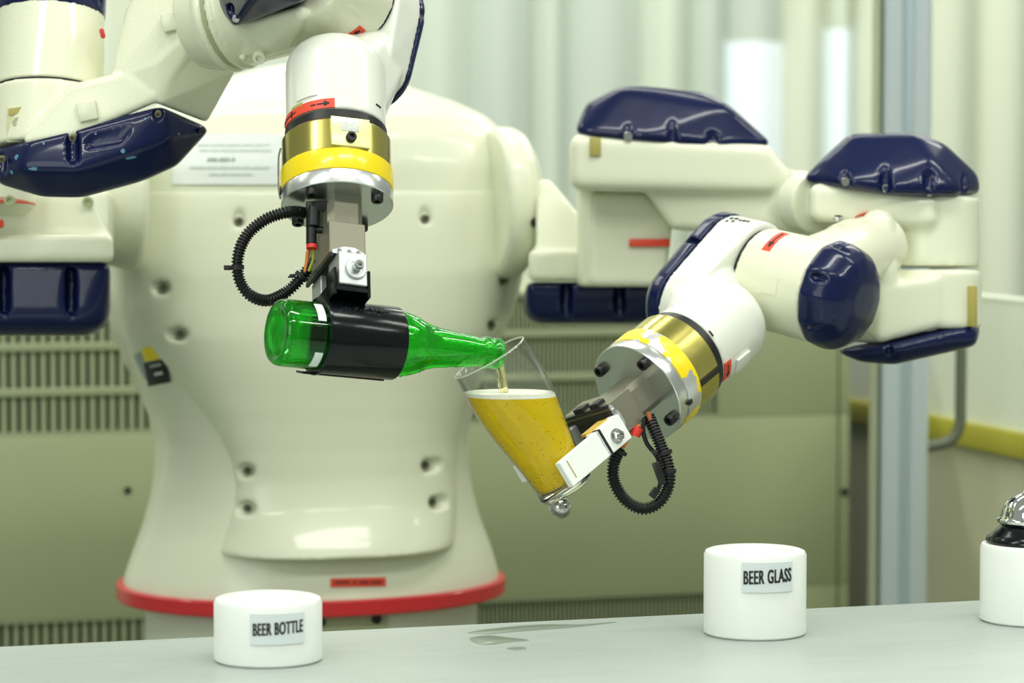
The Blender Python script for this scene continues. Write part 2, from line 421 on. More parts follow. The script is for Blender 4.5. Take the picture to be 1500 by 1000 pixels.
def louvre(name, xa, xb, z0, z1, pitch, wid, bars, stuff=False):
    v = None
    bm = M2()
    for zc in bars: add_box(bm, O0, X, Y, Z, (xa, CY+0.001, zc-0.006), (xb, CY+0.008, zc+0.006), 0.002, 1)
    add_box(bm, O0, X, Y, Z, (xa, CY+0.0005, z1-0.004), (xb, CY+0.01, z1)); add_box(bm, O0, X, Y, Z, (xa, CY+0.0005, z0), (xb, CY+0.01, z0+0.004))
    fr = out('vent_crossbars', bm, slatm, cabn)
    n = int((xb-xa)/pitch)
    if stuff:
        bm = M2()
        for i in range(n): add_box(bm, O0, X, Y, Z, (xa+i*pitch, CY+0.009, z0), (xa+i*pitch+wid, CY+0.02, z1))
        return out('fine_vent_slats', bm, slatm, cabn, kind='stuff')
    bm = M2(); add_box(bm, O0, X, Y, Z, (-wid/2, -0.005, (z0-z1)/2), (wid/2, 0.006, (z1-z0)/2), 0.0015, 1)
    o = None
    for i in range(n):
        xx = xa+(i+0.5)*pitch
        if o is None:
            o = out(name, bm, slatm, cabn); o.location = Vector((xx, CY+0.014, (z0+z1)/2))-wl(cabn)
        else:
            c = o.copy(); COL.objects.link(c); c.location = Vector((xx, CY+0.014, (z0+z1)/2))-wl(cabn)
P = 0.01355
louvre('vent_slat', xL, cabx(330), zu0, zu1, P, 0.0085, [cabz(100, 508), cabz(100, 574)])
louvre('vent_slat', xL, cabx(330), zl0, zl1, P, 0.0085, [zl1-0.10])
louvre('x', cxm+0.03, xR, zu0, zu1, 0.0064, 0.0034, [cabz(850, 488), cabz(850, 552)], True)
louvre('x', cxm+0.03, xR, zl0, zl1, 0.0064, 0.0030, [zl1-0.10], True)
boxo('vent_frame', (cabx(330), CY, zu0), (cxm-0.03, CY+0.03, zu1), cab, cabn)
boxo('vent_frame', (cabx(330), CY, zl0), (cxm-0.03, CY+0.03, zl1), cab, cabn)

# right-hand guard wall: white panel, yellow rail, mesh below
PW = at(1500, 652, 3.94); wx = PW.x
zr = PW.z; zpt = at(1470, 442, 3.98).z
gw = props(D.objects.new('wall_right', None), kind='structure'); COL.objects.link(gw); WL[gw.name] = Vector((0, 0, 0))
y0, y1 = PW.y-1.1, WY
boxo('upper_panel', (wx, y0, zr+0.018), (wx+0.03, y1, zpt), wallw, gw)
boxo('top_rail', (wx-0.001, y0, zpt), (wx+0.031, y1, zpt+0.005), wallw, gw)
boxo('yellow_rail', (wx-0.012, y0, zr-0.018), (wx+0.03, y1, zr+0.018), yrail, gw, 0.003)
boxo('lower_backing', (wx+0.012, y0, 0.0), (wx+0.03, y1, zr-0.018), tan, gw)
bm = M2(); n = int((y1-y0)/0.0078)
for i in range(n): add_box(bm, O0, X, Y, Z, (wx-0.001, y0+i*0.0078, 0.0), (wx+0.002, y0+i*0.0078+0.0042, zr-0.018))
for i in range(int((zr-0.45)/0.009)): add_box(bm, O0, X, Y, Z, (wx+0.002, y0, 0.45+i*0.009), (wx+0.004, y1, 0.4535+i*0.009))
out('guard_mesh', bm, meshm, gw, kind='stuff')

# aluminium post and pipe handle
pd = 3.86
pc = at(1323, 500, pd)
post = empty('aluminium_post', (pc.x, pc.y, 0), 'tall slotted aluminium post standing right of the robot, in front of the guard wall', 'post')
hw_ = 0.031
def prof_pts():
    g, gd, e = 0.0060, 0.022, hw_
    pts = []
    for k in range(4):
        c, s = math.cos(k*PI/2), math.sin(k*PI/2)
        for (x, y) in [(-e, -e+0.003), (-e+0.003, -e), (-g-0.004, -e), (-g, -e+0.004), (-g, -e+gd), (g, -e+gd), (g, -e+0.004), (g+0.004, -e), (e-0.003, -e)]:
            pts.append((x*c-y*s, x*s+y*c))
    return pts
bm = M2(); ca, sa = math.cos(-TH), math.sin(-TH); pp = prof_pts()
lo_ = [bm.verts.new((pc.x+x*ca-y*sa, pc.y+x*sa+y*ca, 0)) for x, y in pp]; hi_ = [bm.verts.new((pc.x+x*ca-y*sa, pc.y+x*sa+y*ca, 3.2)) for x, y in pp]
for i in range(len(pp)):
    j = (i+1) % len(pp); bm.faces.new((lo_[i], lo_[j], hi_[j], hi_[i]))
bm.faces.new(lo_); bm.faces.new(hi_)
out('post_profile', bm, post_m, post, sharp=20)
bm = M2(); add_box(bm, Vector((pc.x, pc.y, 0)), RT, RT.cross(Z)*-1, Z, (-0.042, -0.006, 0.0), (-0.0325, 0.03, 3.2), 0.004)
out('side_channel', bm, mat('grey_green_channel', (0.46, 0.50, 0.36), 0.5, metal=0.2), post)
bm = M2(); tube(bm, [at(1345, 655, pd), at(1375, 651, pd), at(1395, 643, pd), at(1406, 622, pd), at(1407, 590, pd), at(1408, 500, pd), at(1407, 430, pd), at(1402, 405, pd), at(1385, 398, pd), at(1345, 396, pd)], 0.0078, 14)
out('pull_handle', bm, pipe_m, post, 'grey-green bent tube handle')
bm = M2(); bolt_bm(bm, at(1228, 0, 1)*0+Vector((cabx(1238), CY-0.0005, cabz(1238, 720))), -Y, 0.006, 0.004); out('cabinet_screw', bm, dark_steel, cabn)
bm = M2(); bolt_bm(bm, Vector((cabx(185), CY-0.0005, cabz(185, 718))), -Y, 0.005, 0.003); out('cabinet_screw', bm, dark_steel, cabn)

# ================================================================ BENCH
TZ = 0.900
bl = at(0, 945, 2.446); br = at(1500, 875, 2.718)
by = 0.5*(bl.y+br.y)
bench = empty('work_bench', (0, by-0.4, 0), 'pale grey laminate work bench with wet patches in the foreground', 'bench')
boxo('bench_top', (-1.5, by-0.75, TZ-0.03), (1.5, by, TZ), table_m, bench, 0.002)
for sx in (-1.42, 1.42):
    for sy in (by-0.69, by-0.06):
        boxo('bench_leg', (sx-0.03, sy-0.03, 0), (sx+0.03, sy+0.03, TZ-0.03), post_m, bench, 0.003)

def onz(px, py, z=TZ):
    r = FW+RT*((px-750)/FPX)-UP*((py-500)/FPX); return CAM+r*((z-CAM.z)/r.z)
def blob(name, pts, label):
    c = sum((onz(*p) for p in pts), Vector())/len(pts)
    n = len(pts)*8; ring = []
    P_ = [onz(*p) for p in pts]; m = len(P_)
    for i in range(m):
        a, b, c2, d = P_[i-1], P_[i], P_[(i+1) % m], P_[(i+2) % m]
        for k in range(8):
            t = k/8; q = 0.5*((2*b)+(c2-a)*t+(2*a-5*b+4*c2-d)*t*t+(3*b-a-3*c2+d)*t**3)
            ring.append(q)
    bm = M2()
    lo = [bm.verts.new((q.x, q.y, TZ+0.00002)) for q in ring]
    mid = [bm.verts.new((c.x+(q.x-c.x)*0.97, c.y+(q.y-c.y)*0.97, TZ+0.0006)) for q in ring]
    top = bm.verts.new((c.x, c.y, TZ+0.0008))
    for i in range(n):
        j = (i+1) % n; bm.faces.new((lo[i], lo[j], mid[j], mid[i])); bm.faces.new((mid[i], mid[j], top))
    bm.faces.new(lo)
    o = out(name, bm, water, None, sharp=80); props(o, label, 'puddle', 'beer and water puddles on the bench'); return o
blob('puddle', [(684, 927), (720, 921), (790, 915), (860, 915), (905, 911), (850, 918), (800, 922), (760, 925), (712, 929)], 'long thin puddle on the bench top, farther of the two by the middle')
blob('puddle', [(688, 935), (715, 931), (745, 934), (776, 938), (745, 941), (722, 944), (700, 943)], 'short tapering puddle on the bench top, nearer of the two in the middle')
blob('puddle', [(742, 950), (760, 948), (772, 950), (758, 952)], 'tiny wet drop smear in front of the two puddles')

def puck(px, py, d, r, h, label, text=None, name='plastic_puck', ang=0.0, holed=True):
    c = onz(px, py); c.z = TZ
    e = empty(name, c, label, 'puck')
    bm = M2(); bv = 0.002
    prof = [(0, 0.0002), (r-bv, 0.0002), (r, bv), (r, h-0.004), (r-0.0015, h-0.001), (r-0.004, h)]
    prof += [(r*0.68, h), (r*0.66, h-0.004), (0, h-0.004)] if holed else [(0, h)]
    revolve(bm, c, Z, prof, 96); out('puck_body', bm, pom, e)
    if text:
        # sticker: angle 0 faces the camera
        back = (CAM-c); back.z = 0; back.normalize(); side = Z.cross(back)
        lw, lh, zc = text[1], text[2], text[3]; a0 = text[4]
        u, W_ = back, side
        bm = M2(); cylpatch(bm, c, u, W_, Z, r, zc-lh/2, zc+lh/2, math.degrees(a0-lw/2/r), math.degrees(a0+lw/2/r), 0.0009)
        lb = out('name_label', bm, paper, e, 'pale label reading %s' % text[0])
        me = text_mesh(text[0], text[5], 0.012, text[6])
        for v in me.vertices:
            a = a0+v.co.x/r; rr = r+0.0013+v.co.z
            v.co = c+(u*math.cos(a)+W_*math.sin(a))*rr+Z*(zc+v.co.y)
        link_me('label_text', me, ink, lb, sharp=None)
    return e, c
pr = 0.0452
puck(393, 966, 2.377, pr, 0.0530, 'white plastic puck labelled BEER BOTTLE on the bench', ('BEER BOTTLE', 0.0465, 0.0255, 0.0330, 0.19, 0.0145, 0.44), 'plastic_puck')
puck(1105.5, 927, 2.517, pr, 0.0745, 'white plastic puck labelled BEER GLASS on the bench', ('BEER GLASS', 0.0465, 0.026, 0.0560, 0.26, 0.0168, 0.445), 'plastic_puck')
e3, c3 = puck(1510, 908, 2.6, pr+0.001, 0.0710, 'unlabelled white puck at the right edge carrying a chrome dome', None, 'plastic_puck', holed=False)
# chrome dome on flared black collar
dm = empty('chrome_dome_cap', c3+Z*0.071, 'chrome dome on a black flared collar set on the puck at the right edge', 'dome cap')
zb = c3+Z*0.0711
bm = M2(); revolve(bm, zb, Z, [(0, 0), (0.040, 0), (0.0415, 0.002), (0.0405, 0.005), (0.036, 0.0085), (0.030, 0.0135), (0.027, 0.017), (0, 0.017)], 64); out('black_collar', bm, blackg, dm)
bm = M2(); revolve(bm, zb, Z, [(0, 0.0171), (0.029, 0.0171), (0.0315, 0.019), (0.0318, 0.0215), (0.029, 0.023)] + [(0.028*math.cos(a*PI/40), 0.0235+0.024*math.sin(a*PI/40)) for a in range(1, 20)]+[(0, 0.0475)], 64); out('chrome_dome', bm, chrome, dm)

# ================================================================ ROBOT
bc = at(457, 862, 3.45); BX, BY = bc.x, bc.y
robot = empty('dual_arm_robot', (BX, BY, 0), 'cream dual-arm industrial robot with navy covers pouring beer behind the bench', 'robot')
SC = 3.45/FPX
def zt(py): return at(457, py, 3.45).z
levels = [(895, 180, 734, .76, 2.1), (862, 180, 735, .80, 2.1), (848, 180, 735, .80, 2.1), (835, 183, 733, .80, 2.1), (800, 196, 722, .80, 2.15), (760, 211, 706, .80, 2.2), (720, 223, 694, .80, 2.3), (680, 230, 686, .80, 2.4), (640, 230, 684, .80, 2.5),
          (600, 221, 690, .78, 2.6), (560, 204, 700, .75, 2.7), (520, 186, 714, .72, 2.8), (480, 172, 735, .68, 3.0), (440, 165, 752, .64, 3.2), (380, 163, 764, .62, 3.3), (300, 165, 766, .62, 3.3),
          (240, 172, 757, .62, 3.2), (200, 186, 742, .61, 3.0), (170, 212, 712, .59, 2.8), (150, 250, 670, .56, 2.6), (130, 300, 610, .52, 2.4), (112, 350, 560, .48, 2.2), (98, 400, 510, .42, 2.0), (92, 440, 470, .3, 2.0)]
import bisect
def lev(py):
    L = levels
    for a, b in zip(L[:-1], L[1:]):
        if b[0] <= py <= a[0]:
            t = (a[0]-py)/(a[0]-b[0]); return [a[i]+(b[i]-a[i])*t for i in range(5)]
    return L[-1]
CT = 1/math.cos(TH)*0.985
def shape(py):
    _, l, r, k, n = lev(py); c = ((l+r)/2-457)*SC*1.0; hw = (r-l)/2*SC
    hd = hw*k
    hw2 = math.sqrt(max(1e-6, hw*hw-(hd*math.sin(TH))**2*0.9))*1.02
    return BX+c*math.cos(TH), BY-c*math.sin(TH)*0+0.0, hw2, hd, n
ys = []
for a, b in zip(levels[1:-1], levels[2:]):
    for k in range(4): ys.append(a[0]+(b[0]-a[0])*k/4)
ys.append(levels[-1][0])
bm = M2(); rings = []; NS = 120
for py in ys:
    cx, cy, hw, hd, n = shape(py); z = zt(py); ring = []
    for i in range(NS):
        t = 2*PI*i/NS; c, s = math.cos(t), math.sin(t)
        ring.append(bm.verts.new((cx+hw*math.copysign(abs(c)**(2/n), c), cy+hd*math.copysign(abs(s)**(2/n), s), z)))
    rings.append(ring)
for a, b in zip(rings[:-1], rings[1:]):
    for i in range(NS): bm.faces.new((a[i], a[(i+1) % NS], b[(i+1) % NS], b[i]))
bm.faces.new(rings[0]); bm.faces.new(rings[-1])
body = cast('torso_shell', bm, cream_far, robot, 'cream waisted torso shell', voxel=0.006, it=8)
# red skirt band at the foot of the torso
bm = M2(); cx, cy, hw, hd, n = shape(860); g = []
for i in range(NS):
    t = 2*PI*i/NS; c, s = math.cos(t), math.sin(t)
    dx, dy = math.copysign(abs(c)**(2/n), c), math.copysign(abs(s)**(2/n), s)
    g.append([bm.verts.new((cx+(hw+o)*dx, cy+(hd+o)*dy, z)) for o, z in ((-0.02, zt(846)), (0.006, zt(846)), (0.0075, zt(848)), (0.0075, zt(866)), (0.005, zt(869)), (-0.02, zt(869)))])
for i in range(NS):
    a, b = g[i], g[(i+1) % NS]
    for k in range(6): bm.faces.new((a[k], a[(k+1) % 6], b[(k+1) % 6], b[k]))
out('red_skirt_band', bm, red_p, robot, 'red band round the foot of the torso')
# pedestal
bm = M2(); pb = at(457, 880, 3.45); add_cyl(bm, Vector((cx, BY, 0.02)), Vector((cx, BY, zt(862))), 0.202, n=96)
add_cyl(bm, Vector((cx, BY, 0.0)), Vector((cx, BY, 0.02)), 0.27, n=96, bev=0.004)
def squash(b):
    for v in b.verts: v.co.y = BY+(v.co.y-BY)*0.84
squash(bm)
out('pedestal', bm, mat('pedestal_paint', (0.70, 0.74, 0.62), 0.45), robot)
pf = Vector((cx, BY, 0)); fdir = (CAM-pf); fdir.z = 0; fdir.normalize(); sd = Z.cross(fdir)
bm = M2(); cylpatch(bm, pf, fdir, sd, Z, 0.203, zt(925), zt(871), 2, 27, 0.003); squash(bm); pl_ = out('access_plate', bm, dirty, robot, 'worn green-beige access plate')
for a in (4.5, 23):
    d_ = fdir*math.cos(math.radians(a))+sd*math.sin(math.radians(a)); bm = M2(); bolt_bm(bm, pf+d_*0.2055+Z*zt(877), d_, 0.006, 0.004); squash(bm); out('plate_screw', bm, dark_steel, pl_)

# chest panel
def fy(x, py):
    cx, cy, hw, hd, n = shape(py); q = min(1.0, abs((x-cx)/hw)); return cy-hd*(max(0.0, 1-q**n))**(1/n)
pan = [(786, 322, 660), (780, 319, 664), (760, 326, 668), (720, 337, 672), (690, 341, 672), (650, 334, 674), (620, 320, 680), (590, 300, 690), (560, 276, 700), (530, 250, 711), (500, 225, 728), (470, 206, 744), (440, 198, 752), (380, 196, 756), (310, 198, 757), (282, 203, 752), (276, 206, 750)]
def plev(py):
    for a, b in zip(pan[:-1], pan[1:]):
        if b[0] <= py <= a[0]:
            t = (a[0]-py)/(a[0]-b[0]); return a[1]+(b[1]-a[1])*t, a[2]+(b[2]-a[2])*t
def ray_x(px, y):
    r = FW+RT*((px-750)/FPX); return (CAM+r*((y-CAM.y)/r.y)).x
rows = [786-(786-276)*i/70 for i in range(71)]
bm = M2(); F, Bk = [], []
for j, py in enumerate(rows):
    l, r = plev(py); cx, cy, hw, hd, n = shape(py)
    xl = max(ray_x(l, cy-hd*0.75), cx-hw*0.995); xr = min(ray_x(r, cy-hd*0.75), cx+hw*0.995)
    fr, bkr = [], []; m = 48
    endf = min(1, (j)/2.0)*1.0
    endt = min(1, (70-j)/2.0)
    for i in range(m+1):
        t = i/m; x = xl+(xr-xl)*t; y = fy(x, py)
        e = (1-abs(2*t-1)**14)
        off = 0.011*min(e, 1)*min(1, (70-j)/16)+0.0012
        bulge = 0.024*math.exp(-((py-792)/52)**2)*(1-abs(2*t-1)**4)
        fr.append(bm.verts.new((x, y-off-bulge, zt(py)))); bkr.append(bm.verts.new((x, y+0.012, zt(py))))
    F.append(fr); Bk.append(bkr)
m = 48
for j in range(70):
    for i in range(m):
        bm.faces.new((F[j][i], F[j][i+1], F[j+1][i+1], F[j+1][i])); bm.faces.new((Bk[j][i], Bk[j+1][i], Bk[j+1][i+1], Bk[j][i+1]))
    for i in (0, m): bm.faces.new((F[j][i], F[j+1][i], Bk[j+1][i], Bk[j][i]))
for j in (0, 70):
    for i in range(m): bm.faces.new((F[j][i], F[j][i+1], Bk[j][i+1], Bk[j][i]))
def surf(px, py, off=0.012):
    """point on the chest front in the sight line of (px, py)"""
    d = 3.3
    for _ in range(12):
        p = at(px, py, d)
        y_ = fy(p.x, 457 and min(894, max(93, pyz(p.z))))-off; d += (y_-p.y)/FW.y*0.9
    return at(px, py, d)
def pyz(z):
    lo, hi = 60.0, 900.0
    for _ in range(30):
        mid = (lo+hi)/2
        if zt(mid) > z: lo = mid
        else: hi = mid
    return lo
cut = M2()
BOLTS = [(240, 422, 1), (265, 490, 1), (364, 690, 1), (364, 745, 1), (625, 682, -1), (635, 736, -1), (740, 410, -1), (722, 476, -1), (352, 324, 0), (625, 320, 0)]
bpos = []
for (px, py, s) in BOLTS:
    p = surf(px, py, 0.010)
    nrm = Vector((0, -1, 0.05)).normalized()
    bpos.append((p, s))
    q = p+Vector((0, 0.001, 0))
    if s: hsm(cut, [(q+Vector((0, 0.006, 0)), 0.0085), (q+Vector((0, -0.03, 0)), 0.0085), (q+Vector((-s*0.030, 0.002, 0)), 0.0065), (q+Vector((-s*0.030, -0.03, 0)), 0.0065)])
    else: hsm(cut, [(q+Vector((0, 0.006, 0)), 0.0075), (q+Vector((0, -0.03, 0)), 0.0075), (q+Vector((0, -0.002, 0.014)), 0.009), (q+Vector((0, -0.03, 0.014)), 0.009)])
screwm = mat('dull_zinc_screw', (0.16, 0.16, 0.10), 0.5, metal=0.3)
chest = cast('chest_panel', bm, cream_far, robot, 'glossy cream chest cover with screw recesses', voxel=0.0028, it=5, cut=cut)
for p, s in bpos:
    bm = M2(); bolt_bm(bm, p+Vector((0, 0.010, 0)), -Y, 0.0046, 0.006); out('recess_screw', bm, screwm, chest)
# stickers
def decal(px0, py0, px1, py1, m, name, parent, off=0.014, label=None, nx=16, ny=8, rot=0.0, round_=0.0, src=None):
    bm = M2(); g = []
    cxp, cyp = (px0+px1)/2, (py0+py1)/2
    for j in range(ny+1):
        row = []
        for i in range(nx+1):
            a, b = px0+(px1-px0)*i/nx-cxp, py0+(py1-py0)*j/ny-cyp
            X_, Y_ = cxp+a*math.cos(rot)-b*math.sin(rot), cyp+a*math.sin(rot)+b*math.cos(rot)
            row.append(bm.verts.new(surf(X_, Y_, off)))
        g.append(row)
    for j in range(ny):
        for i in range(nx): bm.faces.new((g[j][i], g[j][i+1], g[j+1][i+1], g[j+1][i]))
    r = bmesh.ops.extrude_face_region(bm, geom=list(bm.faces))
    for v in [v for v in r['geom'] if isinstance(v, bmesh.types.BMVert)]: v.co.y -= 0.0006
    return out(name, bm, m, parent, label, sharp=60)
# notice above the seam: blurred lines of print
nt_ = decal(252, 196, 412, 270, notice, 'notice_sticker', robot, 0.0015, 'pale notice sticker with faint lines of print')
def words(px0, px1, py, h, m, n):
    x = px0; random.seed(int(py))
    while x < px1:
        wd = random.uniform(6, 16)*n; decal(x, py, min(px1, x+wd), py+h, m, 'print_word', nt_, 0.0028, nx=3, ny=1); x += wd+2.5
words(304, 344, 231, 4.5, faint2, 1.0); words(278, 396, 243, 3.5, faint, 1.4); words(306, 370, 253, 3, faint, 1.2); words(290, 395, 210, 3, faint, 1.6); words(292, 398, 218, 3, faint, 1.6)
rl = decal(484, 846, 565, 859, red_l, 'red_sticker', robot, 0.001, 'red warning sticker above the skirt band', rot=-0.02)
for a, b in ((490, 512), (517, 522), (526, 540), (543, 559)): decal(a, 850.5, b, 854.5, mat('dark_red_print', (0.25, 0.02, 0.02), 0.5) if 'dark_red_print' not in MATS else MATS['dark_red_print'], 'print_mark', rl, 0.0022, nx=3, ny=1, rot=-0.02)
rs = decal(209, 508, 231, 528, yellow, 'flank_sticker', robot, 0.002, 'yellow, black and grey sticker on the left flank', rot=-0.15, nx=6, ny=6)
decal(213, 528, 247, 563, ink, 'sticker_field', rs, 0.0022, rot=-0.2, nx=6, ny=6); decal(203, 516, 214, 556, mat('grey_blue_print', (0.35, 0.42, 0.42), 0.5), 'sticker_field', rs, 0.0018, rot=-0.45, nx=4, ny=6)
decal(226, 545, 238, 549, faint, 'print_mark', rs, 0.0045, nx=3, ny=1, rot=-0.2); decal(219, 533, 236, 537, faint2, 'print_mark', rs, 0.0045, nx=3, ny=1, rot=-0.2)

# ---- shoulders (background, both sides)
def slot(cut, x, y0, y1, d, r=7, dep=0.02): hs(cut, [(x, y0, d+0.018, r), (x, y1, d+0.012, r), (x, y0, d-dep, r), (x, y1, d-dep, r)])
# right shoulder
bm = M2(); sc = at(752, 297, 3.37)
add_cyl(bm, sc, sc+X*0.018, 0.086, 0.074, n=64, bev=0.006)
add_cyl(bm, sc-X*0.03, sc+X*0.003, 0.090, 0.090, n=64, bev=0.006)
cast('shoulder_flange', bm, cream_far, robot, None, voxel=0.004, it=4)
bm = M2(); bolt_bm(bm, at(783, 326, 3.29), (-FW+RT*0.3), 0.0055, 0.004); out('shoulder_screw', bm, dark_steel, robot)
bm = M2()
hs(bm, [(782, 374, 3.20, 8), (945, 374, 3.22, 8), (782, 404, 3.20, 8), (945, 404, 3.22, 8), (782, 374, 3.40, 8), (945, 374, 3.40, 8), (782, 404, 3.4, 8), (945, 404, 3.4, 8)])
hs(bm, [(792, 270, 3.30, 7), (803, 270, 3.30, 7), (792, 370, 3.24, 7), (880, 362, 3.24, 7), (792, 270, 3.38, 7), (803, 270, 3.38, 7), (792, 370, 3.40, 7), (872, 362, 3.38, 7)])
add_cyl(bm, at(868, 344, 3.235), at(872, 344, 3.30), 0.014, n=24)
cast('shoulder_bracket', bm, cream_far, robot, voxel=0.004, it=5)
def bluebelow(name, x0, x1, y0, y1, d0, d1, rl, rr, slots, rad=24):
    bm = M2(); r = 6
    hs(bm, [(x, y0+r, d, r) for x in (x0+r, x1-r) for d in (d0, d1)] + [(x0+r+rl, y1-rad, d, rad) for d in (d0+0.02, d1)] + [(x1-r-rr, y1-rad, d, rad) for d in (d0+0.02, d1)])
    cut = M2()
    for (sx, a, b) in slots: slot(cut, sx, a, b, d0-0.008, 8, 0.03)
    return cast(name, bm, navy, robot, 'navy gloss cover under the shoulder', voxel=0.0035, it=3, cut=cut, pre=10)
bluebelow('shoulder_cover', 770, 957, 413, 474, 3.21, 3.38, 14, 14, [(829, 420, 480), (907, 420, 480)])
# left shoulder
bm = M2(); sc = at(178, 290, 3.24)
add_cyl(bm, sc-X*0.03, sc+X*0.02, 0.075, 0.085, n=64, bev=0.008)
cast('shoulder_flange', bm, cream_far, robot, None, voxel=0.004, it=4)
bm = M2()
hs(bm, [(x, y, d, 6) for x in (-70, 160) for y in (350, 378) for d in (2.98, 3.2)])
hs(bm, [(x, y, d, 8) for x in (-70, 130) for y in (290, 350) for d in (3.03, 3.2)]+[(155, 350, 3.02, 6), (155, 350, 3.2, 6)])
hs(bm, [(125, 285, 3.1, 8), (150, 285, 3.12, 8), (125, 340, 3.1, 8), (150, 345, 3.1, 8), (125, 300, 3.2, 8), (165, 345, 3.2, 6), (165, 290, 3.2, 6)])
cast('shoulder_bracket', bm, cream_far, robot, voxel=0.004, it=4)
bm = M2(); bolt_bm(bm, at(129, 296, 3.02), -FW, 0.006, 0.003); out('shoulder_screw', bm, dirty, robot)
bluebelow('shoulder_cover', -90, 162, 384, 492, 2.99, 3.2, 10, 30, [(6, 396, 455), (104, 396, 455)], 36)
# left lower-arm drum peeking under the near cover
bm = M2(); add_cyl(bm, at(-20, 180, 3.0), at(-20, 306, 2.985), 0.050, n=64, bev=0.003); dr0 = out('upper_arm_drum', bm, cream_far, robot)
bm = M2(); add_cyl(bm, at(-20, 297, 2.985), at(-20, 299.5, 2.985), 0.0512, n=64); out('red_pinstripe', bm, red_l, dr0)
bm = M2(); bolt_bm(bm, at(15, 294, 2.93), -FW, 0.006, 0.004); out('drum_screw', bm, dirty, dr0)
hsl = M2(); hs(hsl, [(-10, 325, 2.96, 4), (2, 325, 2.96, 4), (-10, 330, 2.96, 4), (2, 330, 2.96, 4)]); out('red_marker', hsl, red_l, robot)

# ---- right arm, shoulder to elbow
bm = M2()
add_cyl(bm, at(905, 270, 3.20), at(905, 420, 3.20), 60*3.2/FPX, n=64)
hs(bm, [(870, 290, 3.15, 10), (940, 290, 3.15, 10), (870, 410, 3.15, 10), (965, 410, 3.15, 10), (975, 330, 3.15, 10), (975, 330, 3.25, 10), (965, 410, 3.25, 10)])
lw = cast('upper_arm_drum', bm, cream_far, robot, voxel=0.004, it=4)
bm = M2(); add_box(bm, at(950, 355, 3.138), RT, -UP, -FW, (-0.021, -0.004, -0.004), (0.024, 0.0045, 0.0005), 0.001); out('red_sticker', bm, red_l, lw)
bm = M2()
hs(bm, [(852, 213, 3.10, 18), (852, 262, 3.10, 18), (852, 213, 3.22, 18), (852, 262, 3.22, 18), (1120, 226, 3.08, 14), (1150, 262, 3.08, 14), (1120, 226, 3.2, 14), (1150, 262, 3.2, 14), (1120, 270, 3.08, 14), (1120, 270, 3.2, 14)])
hs(bm, [(955, 275, 3.11, 12), (990, 325, 3.11, 12), (955, 275, 3.2, 12), (990, 325, 3.2, 12), (1150, 262, 3.09, 14), (1150, 330, 3.09, 14), (1150, 262, 3.2, 14), (1150, 330, 3.2, 14)])
add_cyl(bm, at(1130, 298, 3.13), at(1182, 300, 3.09), 50*3.1/FPX, n=48, bev=0.003)
ul = cast('upper_arm_link', bm, cream_far, robot, voxel=0.0038, it=6)
bm = M2()
hs(bm, [(850, 190, 3.10, 8), (850, 190, 3.22, 8), (866, 158, 3.12, 10), (866, 158, 3.21, 10), (912, 142, 3.12, 16), (912, 142, 3.2, 16), (945, 136, 3.12, 10), (1030, 148, 3.12, 13), (945, 136, 3.2, 10), (1030, 148, 3.2, 13), (1062, 166, 3.10, 14), (1062, 166, 3.2, 14), (1124, 210, 3.09, 5), (1124, 210, 3.2, 5), (1060, 214, 3.08, 5), (945, 202, 3.08, 5), (862, 196, 3.09, 5)])
cut = M2()
slot(cut, 920, 170, 210, 3.065, 9, 0.04); slot(cut, 985, 160, 215, 3.065, 8, 0.04); slot(cut, 1044, 200, 230, 3.06, 10, 0.04); slot(cut, 1100, 205, 225, 3.06, 7, 0.04)
uc = cast('upper_arm_cover', bm, navy, robot, 'navy gloss domed cover on the right upper arm', voxel=0.0028, it=3, cut=cut, pre=30)
for (x, y) in ((920, 200), (1044, 212)):
    bm = M2(); bolt_bm(bm, at(x, y, 3.085), -FW, 0.005, 0.004); out('cover_screw', bm, steel, uc)
bm = M2(); add_box(bm, at(872, 212, 3.083), RT, -UP, -FW, (-0.006, -0.008, -0.004), (0.006, 0.012, 0.0006), 0.0008); out('stained_plate', bm, stain, ul)

# right elbow drum + dome
bm = M2()
add_cyl(bm, at(1362, 290, 3.0), at(1362, 391, 3.0), 72*3.0/FPX, n=72)
hs(bm, [(1200, 282, 2.96, 14), (1200, 282, 3.06, 14), (1200, 312, 2.96, 14), (1200, 312, 3.06, 14), (1360, 300, 2.95, 14), (1360, 300, 3.05, 14), (1360, 320, 2.95, 14), (1360, 320, 3.05, 14)])
add_cyl(bm, at(1176, 298, 3.06), at(1200, 298, 3.03), 46*3.05/FPX, n=40)
ed = cast('elbow_drum', bm, cream_far, robot, voxel=0.003, it=4)
cx_, cy_ = 1308, 275
bm = M2()
hs(bm, [(1184, 262, 2.97, 7), (1184, 262, 3.06, 7), (1245, 268, 2.935, 7), (1310, 279, 2.93, 7), (1427, 278, 2.99, 9), (1427, 278, 3.03, 9), (1400, 279, 2.945, 8), (1368, 279, 2.935, 8),
        (1212, 238, 2.97, 10), (1212, 238, 3.05, 10), (1250, 210, 2.98, 15), (1250, 210, 3.04, 15), (1340, 211, 2.97, 16), (1340, 211, 3.04, 16), (1375, 222, 2.98, 15), (1375, 222, 3.03, 15), (1420, 262, 2.99, 14), (1420, 262, 3.03, 14), (1362, 240, 2.945, 10)])
cut = M2()
slot(cut, 1238, 228, 275, 2.925, 7, 0.05); slot(cut, 1297, 230, 285, 2.918, 9, 0.05); slot(cut, 1361, 258, 290, 2.915, 9, 0.05); slot(cut, 1414, 258, 280, 2.945, 7, 0.05)
ec = cast('elbow_cover', bm, navy, robot, 'navy gloss domed cover on the right elbow', voxel=0.0026, it=3, cut=cut, pre=40)
